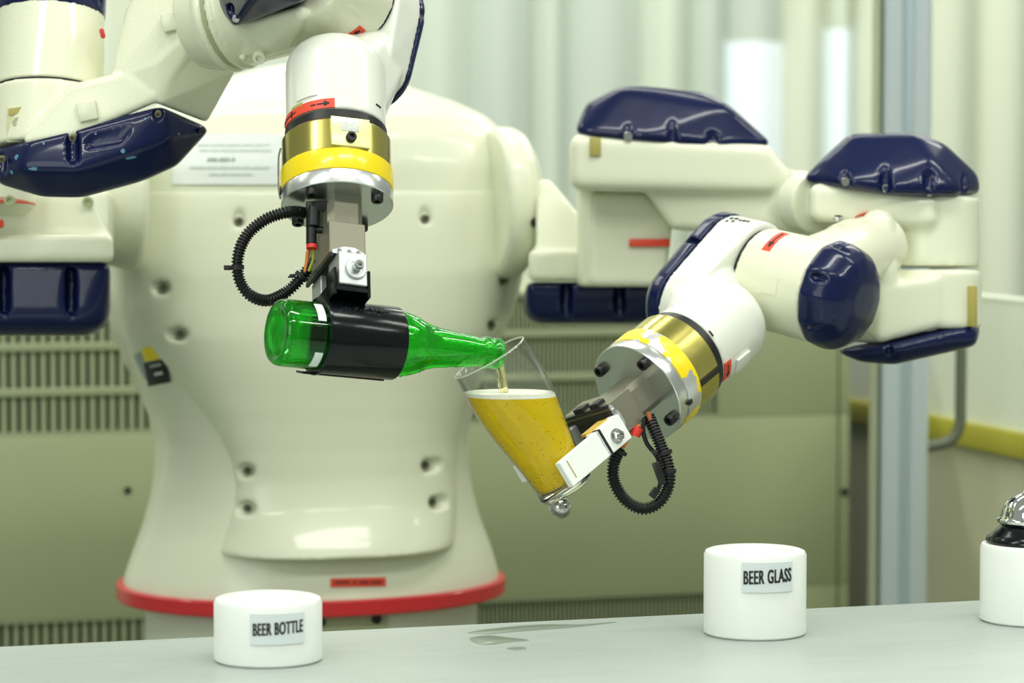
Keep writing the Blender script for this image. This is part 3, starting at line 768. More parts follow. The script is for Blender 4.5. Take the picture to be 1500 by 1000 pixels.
for (x, y) in ((1238, 266), (1297, 276), (1361, 281)):
    bm = M2(); bolt_bm(bm, at(x, y, 2.94), -FW, 0.0045, 0.004); out('cover_screw', bm, steel, ec)
# right elbow link
bm = M2()
add_cyl(bm, at(1368, 396, 2.98), at(1368, 482, 2.98), 69*2.98/FPX, n=72, bev=0.003)
hs(bm, [(1286, 332, 2.93, 27), (1286, 332, 2.99, 27), (1295, 480, 2.92, 18), (1295, 480, 3.0, 18), (1262, 470, 2.93, 18), (1290, 400, 2.92, 26)])
hs(bm, [(1290, 425, 2.91, 12), (1290, 490, 2.91, 12), (1290, 425, 3.02, 12), (1290, 490, 3.02, 12), (1370, 412, 2.935, 12), (1370, 470, 2.935, 12), (1370, 412, 3.02, 12), (1370, 470, 3.02, 12)])
hs(bm, [(1286, 345, 2.93, 30), (1250, 490, 2.95, 12), (1290, 492, 2.92, 12)])
el = cast('elbow_link', bm, cream_far, robot, voxel=0.003, it=6)
bm = M2(); add_box(bm, at(1424, 430, 2.94), (RT*0.8+FW*0.6), -UP, (-FW*0.8+RT*0.6), (-0.004, -0.008, -0.01), (0.004, 0.034, 0.004), 0.001); out('stained_plate', bm, stain, el)
bm = M2()
hs(bm, [(1234, 514, 2.93, 5), (1234, 514, 3.0, 5), (1308, 511, 2.90, 6), (1308, 511, 3.0, 6), (1380, 494, 2.925, 7), (1428, 482, 2.97, 8), (1428, 482, 3.02, 8), (1262, 518, 2.92, 12), (1262, 518, 3.0, 12), (1310, 520, 2.915, 14), (1310, 520, 3.0, 14), (1416, 492, 2.95, 18), (1416, 492, 3.02, 18)])
cut = M2(); slot(cut, 1303, 510, 525, 2.89, 5, 0.03); slot(cut, 1376, 485, 510, 2.905, 4, 0.03)
cast('elbow_underside_cover', bm, navy, robot, 'navy cover under the right elbow link', voxel=0.0026, it=3, cut=cut, pre=12)

# ---- wrist tools -------------------------------------------------------
def mk(v): return vec(*v).normalized()
T2 = mk((-0.626, 0.483, 0.61)); u2 = mk((0.61, 0.79, 0)); W2 = mk((-0.482, 0.372, -0.793))
T1 = mk((0.040, 0.917, 0.40)); u1 = mk((1, 0, 0)); u1 = (u1-T1*u1.dot(T1)).normalized(); W1 = mk((0, 0.40, -0.917)); W1 = (W1-u1*W1.dot(u1)-T1*W1.dot(T1)).normalized()
O2 = at(933, 576, 2.70); O1 = at(494, 303, 2.585)
A2 = mk((0.771, 0.207, 0.602)); P2 = O2-T2*0.228
A1 = mk((0.48, 0.35, -0.80)); A1 = (A1-T1*A1.dot(T1)).normalized(); P1 = O1-T1*0.228
A2 = (A2-T2*A2.dot(T2)).normalized()
mm = 0.001
def toolstack(O, u, W, T, side):
    bm = M2(); revolve(bm, O, -T, [(0, 0), (50.2*mm, 0), (51*mm, 0.8*mm), (51*mm, 13.4*mm), (50.6*mm, 14*mm), (0, 14*mm)], 96)
    fl = out('tool_flange', bm, alu, robot, 'machined aluminium tool flange')
    bm = M2(); revolve(bm, O-T*14.1*mm, -T, [(0, 0), (51.2*mm, 0), (51.5*mm, 0.6*mm), (51.5*mm, 19.4*mm), (51*mm, 20*mm), (0, 20*mm)], 96)
    yr = out('yellow_ring', bm, yellow if side == 'L' else chip_m, robot, 'yellow enamelled collar' if side == 'L' else 'yellow collar with chipped paint')
    bm = M2(); revolve(bm, O-T*34.2*mm, -T, [(0, 0), (49.2*mm, 0), (50*mm, 1*mm), (50*mm, 30*mm), (48.5*mm, 32*mm), (0, 32*mm)], 96)
    br_ = out('brass_coupling', bm, brass, robot, 'yellow-gold chromated coupling ring')
    bm = M2(); revolve(bm, O-T*66.2*mm, -T, [(0, 0), (47*mm, 0), (47*mm, 9*mm), (46*mm, 10*mm), (0, 10*mm)], 96)
    out('black_seal_ring', bm, black, robot, 'black seal ring')
    for a in (-119, -29, 61, 151):
        ar = math.radians(a+(2 if side == 'R' else 0)); c = O+(u*math.cos(ar)+W*math.sin(ar))*42.5*mm
        bm = M2(); bolt_bm(bm, c-T*0.5*mm, T, 5.6*mm, 7*mm, 28); out('flange_bolt', bm, dark_steel, fl)
    return fl, yr, br_
fl1, yr1, br1 = toolstack(O1, u1, W1, T1, 'L')
fl2, yr2, br2 = toolstack(O2, u2, W2, T2, 'R')
# notch marks on the yellow collars
bm = M2(); cylpatch(bm, O1, u1, W1, T1, 51.4*mm, -17*mm, -12.5*mm, -177, -166, 0.0006); out('index_notch', bm, ink, yr1)
bm = M2(); cylpatch(bm, O2, u2, W2, T2, 51.4*mm, -17.5*mm, -12*mm, -48, -43, 0.001); out('index_notch', bm, ink, yr2)
bm = M2(); cylpatch(bm, O2, u2, W2, T2, 50*mm, -66*mm, -34.5*mm, -58, -51, 0.001); out('coupling_slot', bm, dark_steel, br2)
# flat window, label and screw on the left coupling
fa = math.radians(-72); fd = (u1*math.cos(fa)+W1*math.sin(fa)); ft = T1.cross(fd).normalized()
if ft.dot(RT) < 0: ft = -ft
bm = M2(); add_box(bm, O1+fd*47.5*mm-T1*51*mm, ft, T1, fd, (-18*mm, -14.5*mm, -2*mm), (18*mm, 14.5*mm, 2.8*mm), 0.4*mm); fp = out('coupling_flat', bm, mat('pale_brass', (0.68, 0.70, 0.32), 0.35, metal=0.8, var=0.3, vscale=60), br1, 'pale brass flat with maker plate')
bm = M2(); add_box(bm, O1+fd*50.3*mm-T1*57*mm, ft, T1, fd, (-9*mm, -4*mm, -0.5*mm), (8*mm, 5.5*mm, 0.5*mm), 0.2*mm); out('data_label', bm, mat('silver_label', (0.62, 0.66, 0.60), 0.45, var=0.3, vscale=300), fp)
bm = M2(); bolt_bm(bm, O1+fd*50*mm-T1*45*mm, fd, 4.8*mm, 5*mm, 24); out('vent_screw', bm, dark_steel, fp)
bm = M2(); tube(bm, [O1-u1*51.5*mm-T1*10*mm, O1-u1*53*mm-T1*20*mm, O1-u1*53*mm-T1*50*mm, O1-u1*51*mm-T1*62*mm], 0.9*mm, 8); out('side_clip', bm, steel, br1)

def wrist(O, u, W, T, A, P, s, nm):
    """cylinder nose, side housing and navy end cap; s=+1 when the housing lies toward +A"""
    bm = M2()
    revolve(bm, O-T*76.5*mm, -T, [(0, 0), (45*mm, 0), (46*mm, 1*mm), (46*mm, 62*mm)]+[(46*mm*math.cos(a*PI/28)**0.75, 62*mm+31*mm*math.sin(a*PI/28)**0.95) for a in range(1, 14)]+[(0, 93*mm)], 80)
    def d(k, t, r): return disc_pts(P+A*s*k+T*t, A, r)
    ra, rb, to = (0.052, 0.037, 0.056) if s > 0 else (0.055, 0.040, 0.074)
    add_hull(bm, d(0.033, 0, ra-0.003)+d(0.036, 0, ra)+d(0.074, 0, ra)+d(0.036, to, rb+0.003)+d(0.074, to, rb))
    add_hull(bm, d(0.040, 0.050, 0.036)+d(0.072, 0.050, 0.036)+[p for t in (0.096, 0.15) for p in disc_pts(O-T*(0.228-t), T, 0.040)])
    return cast('wrist_housing', bm, cream_w, robot, None, voxel=0.0021, it=5)
P2 = P2+A2*0.014
wr1 = wrist(O1, u1, W1, T1, A1, P1, 1, 'l')
wr2 = wrist(O2, u2, W2, T2, A2, P2, -1, 'r')
def endcap(A, P, T, s, k0, k1, ra, rb, toff, cuts, parent=robot, label='navy cap on the wrist housing'):
    bm = M2()
    def d(k, t, r): return disc_pts(P+A*s*k+T*t, A, r)
    add_hull(bm, d(k0, 0, ra)+d(k1-0.010, 0, ra-0.001)+d(k1, 0, ra-0.012)+d(k0, toff, rb)+d(k1-0.010, toff, rb-0.002)+d(k1, toff, rb-0.012))
    cut = None
    if cuts:
        cut = M2()
        for ang in cuts:
            x, y = perp(A); r = ra+0.001 if True else ra
            c = P+A*s*k0+(x*math.cos(ang)+y*math.sin(ang))*(r)
            hsm(cut, [(c+A*s*0.004, 0.005), (c+A*s*(k1-k0+0.01), 0.005)])
    return cast('wrist_end_cap', bm, navy, parent, label, voxel=0.0018, it=3, cut=cut)
c1 = endcap(A1, P1, T1, 1, 0.0748, 0.092, 0.0535, 0.0385, 0.055, [0.3, 1.4, 2.5, 3.6, 4.7])
c2 = endcap(A2, P2, T2, -1, 0.0748, 0.099, 0.0565, 0.0415, 0.073, [0.3, 1.1, 1.9, 2.7, 3.5, 4.7, 5.6])
def fore(A, P, s, k1, upto, ur, parent_label):
    bm = M2()
    add_cyl(bm, P-A*s*0.0+A*s*0.030, P-A*s*k1, 0.050, 0.0515, n=80, bev=0.001)
    add_cyl(bm, P-A*s*0.012, upto, 0.042, ur, n=64)
    return bm
# right forearm head
U2 = at(1290, 356, 2.955)
bm = fore(A2, P2, -1, 0.050, U2, 0.033, '')
add_cyl(bm, at(1236, 378, 2.925), at(1258, 368, 2.94), 0.036, n=48, bev=0.001)
fh2 = cast('forearm_head', bm, cream, robot, voxel=0.0024, it=4)
bm = M2(); add_cyl(bm, P2-A2*0.037, P2-A2*0.028, 0.0478, n=80); out('joint_gap', bm, ink, fh2, 'dark joint gap')
bm = M2()
xa, ya = perp(A2, -UP*-1)
def ringc(k, r, n=8, ph=PI/8, sx=1.0): return [P2+A2*k+(xa*math.cos(ph+2*PI*i/n)*sx+ya*math.sin(ph+2*PI*i/n))*r for i in range(n)]
revolve(bm, P2+A2*0.050, A2, [(0, 0), (0.0530, 0), (0.0545, 0.001), (0.0545, 0.010), (0.0530, 0.019), (0.049, 0.028), (0.042, 0.036), (0.032, 0.041), (0.018, 0.0435), (0, 0.044)], 12, ref=-UP)
cut = M2()
for ang in (0.35, 1.2, 2.2, -0.7, -1.6, -2.6):
    c = P2+(xa*math.cos(ang)+ya*math.sin(ang))*0.0515
    hsm(cut, [(c+A2*0.062, 0.0042), (c+A2*0.11, 0.0042)])
cp2 = cast('forearm_end_cap', bm, navy, robot, 'navy gloss end cap on the right forearm', voxel=0.0017, it=2, cut=cut, pre=18)
def wstk(O, u, W, T, r, c0, c1, a0, a1, par, name='arrow_sticker', label='red-orange arrow sticker'):
    bm = M2(); cylpatch(bm, O, u, W, T, r, c0, c1, a0, a1, 0.0003); return out(name, bm, red_l, par, label)
def arrow(O, u, W, T, r, c, a0, a1, par, head=True, w=1.1*mm, dash=True):
    bm = M2(); segs = [(0, 0.28), (0.36, 0.78)] if dash else [(0, 0.78)]
    for f0, f1 in segs: cylpatch(bm, O, u, W, T, r+0.0005, c-w*0.5, c+w*0.5, a0+(a1-a0)*f0, a0+(a1-a0)*f1, 0.0003, n=4)
    if head:
        for k in range(6):
            f = 0.72+0.28*k/6; hw = 2.6*mm*(1-k/6); cylpatch(bm, O, u, W, T, r+0.0005, c-hw, c+hw, a0+(a1-a0)*f, a0+(a1-a0)*(f+0.05), 0.0003, n=1)
    return out('printed_arrow', bm, ink, par)
st = wstk(O1, u1, W1, T1, 46*mm, -87*mm, -77.5*mm, -180, -88, wr1)
arrow(O1, u1, W1, T1, 46*mm, -82.2*mm, -116, -94, st)
arrow(O1, u1, W1, T1, 46*mm, -82.2*mm, -150, -178, st, dash=False)
bm = M2(); cylpatch(bm, O1, u1, W1, T1, 46.5*mm, -85.2*mm, -79.2*mm, -147, -145, 0.0003, n=1); cylpatch(bm, O1, u1, W1, T1, 46.5*mm, -82.7*mm, -81.7*mm, -153, -139, 0.0003, n=3); out('plus_mark', bm, ink, st)
bm = M2(); cylpatch(bm, O1, u1, W1, T1, 46*mm, -91*mm, -89.5*mm, -34, -24, 0.0004); out('alignment_mark', bm, ink, wr1)
bm = M2(); cylpatch(bm, O1, u1, W1, T1, 45.6*mm, -110*mm, -92*mm, -136, -108, 0.0016); out('raised_pad', bm, cream_w, wr1)
bm = M2(); cylpatch(bm, O1, u1, W1, T1, 46.0*mm, -89*mm, -86*mm, -146, -128, 0.0004); out('grime_smear', bm, stain, wr1)
st = wstk(O2, u2, W2, T2, 46*mm, -89*mm, -78.5*mm, -50, -22, wr2)
arrow(O2, u2, W2, T2, 46*mm, -83.7*mm, -46, -28, st, dash=False)
bm = M2(); cylpatch(bm, O2, u2, W2, T2, 45.6*mm, -118*mm, -98*mm, -42, -22, 0.003); out('raised_pad', bm, cream_w, wr2)
bm = M2(); cylpatch(bm, O2, u2, W2, T2, 46*mm, -80.5*mm, -79*mm, -96, -88, 0.0004); out('alignment_mark', bm, ink, wr2)
# stickers on the right forearm drum
q1, q2 = perp(A2, UP)
st = wstk(P2, q1, q2, A2, 50*mm, -9*mm, 1*mm, 10, 52, fh2)
arrow(P2, q1, q2, A2, 50.2*mm, -4*mm, 16, 46, st, dash=False)
for (c_, a_, w_) in ((-66, 18, 3), (-61, 16, 4), (-60, 24, 2.5), (-55, 18, 2), (-51, 17, 3), (-47, 16, 2.5), (-66, 26, 2)):
    bm = M2(); cylpatch(bm, P2, q1, q2, A2, 55*mm, (c_-w_/2)*mm, (c_+w_/2)*mm, a_-2, a_+2, 0.0003, n=3); out('stencil_mark', bm, ink, wr2)
bm = M2(); cylpatch(bm, P2, q1, q2, A2, 50*mm, 5*mm, 24*mm, -100, -80, 0.0012); out('raised_pad', bm, cream, fh2)
bm = M2(); cylpatch(bm, P2, q1, q2, A2, 50*mm, 5*mm, 24*mm, 80, 100, 0.0012); out('raised_pad', bm, cream, fh2)
Vn = (U2-P2).normalized(); v1, v2 = perp(Vn, UP)
bm = M2(); cylpatch(bm, U2, v1, v2, Vn, 0.0352, -0.016, -0.009, -50, 30, 0.0006); out('red_marker', bm, red_l, fh2)
bm = M2(); bolt_bm(bm, at(1228, 322, 2.89), (UP-FW*0.3), 0.005, 0.004); out('cover_screw', bm, steel, fh2)
# small stencil marks on the right wrist housing top
for (px, py) in ((1060, 316), (1067, 320), (1078, 320), (1084, 325), (1075, 328)):
    pass

# ---- left arm link and forearm (near, in focus)
bm = M2(); ax = mk((0, 0.98, 0.19))
dc = at(72, 70, 2.83)
k_ = 2.83/FPX
add_cyl(bm, dc-ax*0.040, dc+ax*0.045, 79*k_, 81*k_, n=96, bev=0.0015)
ld = out('left_elbow_drum'.replace('left_', ''), bm, cream, robot)
bm = M2(); add_cyl(bm, dc+ax*0.044, dc+ax*0.0465, 79*k_, n=96); out('joint_gap', bm, ink, ld, 'dark joint gap')
bm = M2(); add_hull(bm, disc_pts(dc-ax*0.0305, ax, 80.5*k_)+disc_pts(dc-ax*0.055, ax, 81*k_)+disc_pts(dc-ax*0.085, ax, 70*k_)+disc_pts(dc-ax*0.10, ax, 50*k_))
bm2 = bm; cut = M2()
for a in (-2.5, -1.9, -1.35, -0.8, -0.3, 0.3, 0.9, 2.0):
    x_, y_ = perp(ax, RT); c = dc-ax*0.042+(x_*math.cos(a)+y_*math.sin(a))*83*k_
    hsm(cut, [(c, 0.0045), (c-ax*0.04, 0.0045)])
ldc = cast('elbow_cover', bm2, navy, robot, 'navy gloss cover on the left elbow drum', voxel=0.0022, it=3, cut=cut)
bm = M2(); x_, y_ = perp(ax, RT); hsm(bm, [(at(149, 45, 2.79), 0.0025), (at(151, 53, 2.79), 0.0025)]); out('red_spot', bm, red_p, ld)
bm = M2()
add_cyl(bm, dc+ax*0.0465, dc+ax*0.108, 82*k_, 82*k_, n=96, bev=0.001)
L0 = 2.80
hs(bm, [(110, 130, L0-.045, 8), (228, 102, L0-.042, 8), (232, 140, L0-.045, 8), (110, 193, L0-.05, 8), (40, 205, L0-.05, 6), (110, 130, L0+.06, 8), (228, 102, L0+.05, 8), (232, 140, L0+.05, 8), (110, 182, L0+.06, 8)])
hs(bm, [(172, 112, L0-.040, 8), (191, 64, L0-.030, 9), (194, 24, L0-.022, 12), (215, -12, L0-.02, 14), (290, -30, L0-.045, 12), (300, 30, L0-.05, 14), (232, 140, L0-.045, 8), (235, 90, L0-.048, 10),
        (172, 112, L0+.045, 8), (194, 24, L0+.03, 12), (290, -30, L0+.03, 12), (300, 30, L0+.03, 14), (232, 140, L0+.04, 8)])
hs(bm, [(235, 147, L0-.045, 6), (235, 90, L0-.045, 6), (300, 30, L0-.046, 12), (300, 172, L0+.005, 6), (322, 120, L0-.005, 8), (338, 100, L0-.015, 8), (300, 172, L0+.035, 6), (318, 118, L0+.035, 8), (235, 147, L0+.045, 6), (235, 90, L0+.04, 6)])
R0 = at(342, 20, 2.725); Rv = (P1-R0).normalized()
add_cyl(bm, R0-Rv*0.040, R0-Rv*0.014, 0.046, 0.053, n=80)
add_cyl(bm, R0-Rv*0.014, R0-Rv*0.004, 0.0555, 0.0555, n=80, bev=0.002)
lk = cast('forearm_link', bm, cream, robot, 'cream cast forearm link', voxel=0.0021, it=6)
for (x0_, y0_, x1_, y1_) in ((237, 16, 264, 44), (113, 146, 141, 178)):
    bm = M2(); cxx, cyy = (x0_+x1_)/2, (y0_+y1_)/2; dd = 2.738 if x0_ > 200 else 2.741
    add_box(bm, at(cxx, cyy, dd), (RT*0.95+UP*0.2).normalized(), (UP*0.97-RT*0.2).normalized(), -FW, (-0.0095, -0.0095, -0.012), (0.0095, 0.0095, 0.0), 0.0016); out('raised_pad', bm, cream, lk)
bm = M2(); add_box(bm, at(22, 172, 2.765), RT, -UP, -FW, (-0.008, -0.010, -0.02), (0.008, 0.024, 0.0005), 0.0005); ap = out('access_recess', bm, mat('stained_cream', (0.62, 0.62, 0.36), 0.5), lk, 'stained access recess')
bm = M2(); bolt_bm(bm, at(27, 180, 2.765), -FW, 0.0055, 0.003, sock=False); add_box(bm, at(27, 180, 2.7618), (RT*.7+UP*.7), (UP*.7-RT*.7), -FW, (-0.0045, -0.0008, 0), (0.0045, 0.0008, 0.0004)); out('slotted_screw', bm, dirty, ap)
bm = M2(); add_box(bm, at(26, 162, 2.764), (RT*.98+UP*.15), UP, -FW, (-0.009, -0.003, 0), (0.009, 0.003, 0.0008)); out('ochre_tab', bm, stain, ap)
# navy cover under the forearm link
bm = M2()
fr_ = -.050
hs(bm, [(-6, 221, L0-.02, 4), (45, 208, L0-.052, 4), (95, 201, L0-.055, 4), (235, 160, L0-.052, 4), (302, 190, L0-.002, 4), (302, 190, L0+.03, 4), (235, 160, L0+.05, 4), (0, 221, L0+.05, 4),
        (5, 262, L0-.02, 10), (62, 276, L0-.03, 13), (120, 277, L0-.03, 13), (205, 255, L0-.03, 12), (252, 234, L0-.02, 12), (278, 205, L0-.0, 12), (5, 255, L0+.05, 12), (120, 272, L0+.05, 14), (252, 232, L0+.04, 12),
        (35, 246, L0-.055, 8), (110, 247, L0-.060, 8), (190, 222, L0-.057, 8), (242, 200, L0-.050, 8)])
cut = M2()
slot(cut, 107, 202, 232, L0-.072, 9, 0.05)
hs(cut, [(135, 200, L0-.0605, 6), (195, 180, L0-.0605, 6), (130, 212, L0-.0605, 6), (175, 205, L0-.0605, 6), (135, 200, L0-.10, 6), (195, 180, L0-.10, 6), (130, 212, L0-.10, 6), (175, 205, L0-.1, 6)])
slot(cut, 232, 166, 168, L0-.066, 8, 0.05); slot(cut, 3, 232, 250, L0-.045, 7, 0.05)
fc = cast('forearm_cover', bm, navy, robot, 'navy gloss cover under the left forearm link', voxel=0.0019, it=3, cut=cut, pre=55)
for (x, y, d) in ((107, 201, L0-.062), (232, 166, L0-.058), (297, 190, L0-.012), (4, 232, L0-.04)):
    bm = M2(); bolt_bm(bm, at(x, y, d), (-FW-UP*0.4).normalized(), 0.0034, 0.004); out('cover_screw', bm, screwm if x < 290 else dark_steel, fc)
random.seed(3)
chipm = mat('chipped_blue_primer', (0.10, 0.26, 0.36), 0.35)
bpy.context.view_layer.update()
for (x, y, r_, el_) in ((180, 221, 3.6, 1), (192, 231, 4, 2.2), (213, 174, 1.8, 1), (17, 252, 3.2, 1.2), (24, 230, 4.2, 1), (50, 247, 4, 2.4), (64, 210, 2, 1), (140, 196, 1.6, 1), (262, 196, 1.8, 1)):
    o_ = fc.matrix_world.translation; dr_ = (at(x, y, 1)-CAM).normalized()
    ok, hp, hn, _i = fc.ray_cast(CAM-o_, dr_)
    if not ok: continue
    bm = M2(); ux, uy = perp(hn, RT); c = hp+o_; r_m = r_*2.75/FPX
    ring = [c+(ux*math.cos(a*PI/7)*el_+uy*math.sin(a*PI/7)/max(1, el_*0.7))*r_m*random.uniform(0.75, 1.1) for a in range(14)]
    lo_v = [bm.verts.new(q-hn*0.0006) for q in ring]; hi_v = [bm.verts.new(q+hn*0.00012) for q in ring]
    for a in range(14): bm.faces.new((lo_v[a], lo_v[(a+1) % 14], hi_v[(a+1) % 14], hi_v[a]))
    bm.faces.new(hi_v); bm.faces.new(lo_v); out('paint_chip', bm, chipm, fc)
# forearm tube
bm = M2()
add_cyl(bm, R0-Rv*0.004, R0+Rv*0.0005, 0.0528, n=80); out('joint_gap', bm, dirty, robot, 'grimy joint gap at the forearm ring')
bm = M2()
add_cyl(bm, R0+Rv*0.0008, R0+Rv*0.007, 0.0550, n=80)
add_cyl(bm, R0+Rv*0.006, P1, 0.052, 0.050, n=80)
add_cyl(bm, P1+A1*0.030, P1-A1*0.045, 0.0500, 0.0515, n=80)
hs(bm, [(352, 75, 2.70, 10), (385, 72, 2.68, 12), (420, 62, 2.67, 12), (352, 40, 2.68, 10), (440, 20, 2.62, 12), (350, 60, 2.76, 10), (450, 50, 2.7, 10)])
fh1 = cast('forearm_head', bm, cream, robot, voxel=0.0022, it=5)
bm = M2(); add_cyl(bm, P1+A1*0.0285, P1+A1*0.0365, 0.0478, n=80); out('joint_gap', bm, ink, fh1, 'dark joint gap')
bm = M2()
hs(bm, [(346, 30, 2.655, 9), (440, -5, 2.595, 8), (330, -10, 2.665, 10), (350, -70, 2.63, 10), (460, -60, 2.585, 10), (330, 8, 2.68, 10), (380, -20, 2.585, 14), (440, -40, 2.575, 12), (380, -80, 2.6, 12),
        (346, 30, 2.69, 9), (445, -5, 2.65, 9), (350, -70, 2.7, 10), (460, -70, 2.68, 10)])
cut = M2(); slot(cut, 338, 10, 24, 2.636, 6, 0.05); hs(cut, [(352, 24, 2.612, 4), (440, -8, 2.567, 4), (352, 24, 2.58, 4), (440, -8, 2.54, 4)])
cp1 = cast('forearm_end_cap', bm, navy, robot, 'navy gloss end cap on the left forearm', voxel=0.0019, it=3, cut=cut, pre=14)
bm = M2(); bolt_bm(bm, at(346, 28, 2.642), -FW, 0.0035, 0.003); out('cover_screw', bm, steel, cp1)
bm = M2(); bolt_bm(bm, at(380, 83, 2.665), (-FW-UP*0.5).normalized(), 0.0062, 0.005, 24); out('grease_plug', bm, cream, fh1)
for (x, y) in ((330, 60), (318, 30), (356, 84)):
    bm = M2(); hsm(bm, [(at(x, y, 2.69), 0.0034), (at(x-2, y-2, 2.70), 0.0034)]); out('ring_rivet', bm, cream, fh1)
q1, q2 = perp(A1, RT)
bm = M2(); cylpatch(bm, P1, q1, q2, A1, 50.2*mm, 5*mm, 16*mm, 58, 88, 0.0005); sk = out('arrow_sticker', bm, red_l, fh1, 'red-orange arrow sticker')
arrow(P1, q1, q2, A1, 50.6*mm, 10*mm, 82, 62, sk)

# ---- grippers -----------------------------------------------------------
def gripper(O, e, G, T, side):
    g = lambda lo, hi, bev=0.0: (O, e, G, T, [v*mm for v in lo], [v*mm for v in hi], bev*mm)
    def bx(name, lo, hi, m, par, bev=0.6, label=None):
        bm = M2(); add_box(bm, O, e, G, T, [v*mm for v in lo], [v*mm for v in hi], bev*mm, 1); return out(name, bm, m, par, label, sharp=30)
    bm = M2(); add_hull(bm, [O+e*a*mm+G*b*mm+T*c*mm for c in (-0.3, 28.5) for (a, b) in ((-22, -12), (-22, 12), (-17, 16.5), (20, 16.5), (25, 11), (25, -11), (20, -16.5), (-17, -16.5))])
    add_box(bm, O, e, G, T, [-42*mm, -17*mm, 28*mm], [27*mm, 17*mm, 60*mm], 0.0008, 1)
    gb = out('gripper_body', bm, anod, robot, 'grey anodised gripper body')
    for (a, c, r_) in ((-8, 38, 2.6), (-28, 50, 3.0), (-16, 50, 1.6), (-20, 42, 1.4)):
        bm = M2(); add_cyl(bm, O+e*a*mm-G*17.2*mm+T*c*mm, O+e*a*mm-G*16.5*mm+T*c*mm, r_*mm, n=20); out('body_hole', bm, ink, gb)
    bx('jaw_rail', (-44, -10, 60), (27, 10, 64), dark_steel, gb, 0.4)
    bx('jaw_rail', (-44, -16.6, 59.5), (27, -13.5, 63.5), dark_steel, gb, 0.4)
    # small end plate with three screws
    bm = M2(); add_hull(bm, [O+e*27.2*mm+e*k*mm+G*b*mm+T*c*mm for k in (0, 1.6) for (b, c) in ((-15, 61), (-15, 58), (-7, 58), (-4, 53.5), (6, 53.5), (9, 58), (15, 58), (15, 61))])
    ep = out('end_plate', bm, alu_w, gb)
    for b in (-9, 0.5, 9):
        bm = M2(); bolt_bm(bm, O+e*28.6*mm+G*b*mm+T*58.5*mm, e, 2.2*mm, 1.4*mm, 16); out('plate_screw', bm, steel if b else ink, ep)
    return gb, bx
e2 = mk((0.592, -0.209, 0.774)); e2 = (e2-T2*e2.dot(T2)).normalized(); G2 = e2.cross(T2); G2 = G2 if G2.dot(-UP) > 0 else -G2
e1 = mk((0.371, -0.371, 0.851)); e1 = (e1-T1*e1.dot(T1)).normalized(); G1 = e1.cross(T1); G1 = G1 if G1.dot(RT) > 0 else -G1
gb1, bx1 = gripper(O1, e1, G1, T1, 'L')
gb2, bx2 = gripper(O2, e2, G2, T2, 'R')
# left: aluminium clamp block with boss and screw, black saddle and sleeve
cb = bx1('clamp_block', (8, -12, 63), (38, 14, 94), alu_w, gb1, 0.7, 'bright aluminium clamp block')
bm = M2(); bc1 = O1+e1*38*mm+G1*3*mm+T1*79*mm
revolve(bm, bc1-e1*1*mm, e1, [(0, 0), (10*mm, 0), (10*mm, 3*mm), (9.3*mm, 4*mm), (6.5*mm, 4*mm), (6.5*mm, 3*mm), (0, 3*mm)], 40); out('clamp_boss', bm, alu_w, cb)
bm = M2(); bolt_bm(bm, bc1+e1*2*mm, e1, 4.4*mm, 10*mm, 28); out('clamp_screw', bm, steel, cb)
bx1('rear_clamp_block', (-40, -12, 63), (-14, 14, 88), alu_w, gb1, 0.7)

# ================================================================ BOTTLE
Bb = at(403, 486, 2.505); Bm = at(731, 518, 2.605)
Bd = (Bm-Bb).normalized(); BL = (Bm-Bb).length
RB = 0.0300
def pchip(K, hs_):
    H_ = [k[0] for k in K]; Y_ = [k[1] for k in K]; n = len(K)
    dl = [(Y_[i+1]-Y_[i])/(H_[i+1]-H_[i]) for i in range(n-1)]
    m = [dl[0]]+[0 if dl[i-1]*dl[i] <= 0 else 2*dl[i-1]*dl[i]/(dl[i-1]+dl[i]) for i in range(1, n-1)]+[dl[-1]]
    o = []
    for h in hs_:
        i = max(0, min(n-2, bisect.bisect_right(H_, h)-1)); w_ = H_[i+1]-H_[i]; t = (h-H_[i])/w_
        o.append((2*t**3-3*t*t+1)*Y_[i]+(t**3-2*t*t+t)*w_*m[i]+(-2*t**3+3*t*t)*Y_[i+1]+(t**3-t*t)*w_*m[i+1])
    return o
KB = [(0.012, 0.0300), (0.112, 0.0300), (0.124, 0.0293), (0.136, 0.0262), (0.146, 0.0218), (0.156, 0.0190), (0.170, 0.0170), (0.190, 0.0150), (BL-0.019, 0.0131)]
hh = [0.012]+[0.112+i*(BL-0.019-0.112)/44 for i in range(45)]
rr_ = pchip(KB, hh)
prof = [(0.0, 0.010), (0.012, 0.008), (0.020, 0.003), (0.0245, 0.0), (0.0275, 0.0008), (0.0292, 0.0035), (0.0299, 0.007)]+list(zip(rr_, hh))+[(0.0133, BL-0.0175), (0.0149, BL-0.0160), (0.0149, BL-0.012), (0.0134, BL-0.0105), (0.0134, BL-0.007), (0.0145, BL-0.0055), (0.0146, BL-0.002), (0.0136, BL)]
inner = [(0.0102, BL), (0.0098, BL-0.003)]+[(max(0.0100, r-0.0026), h) for r, h in reversed(list(zip(rr_, hh)))]+[(0.0250, 0.0075), (0.020, 0.0078), (0.012, 0.0125), (0, 0.0145)]
bottle = empty('beer_bottle', Bb, 'green glass beer bottle lying in the black sleeve, neck over the glass rim', 'bottle')
bm = M2(); revolve(bm, Bb, Bd, prof+inner, 96); bg = out('bottle_glass', bm, green, bottle, sharp=80)
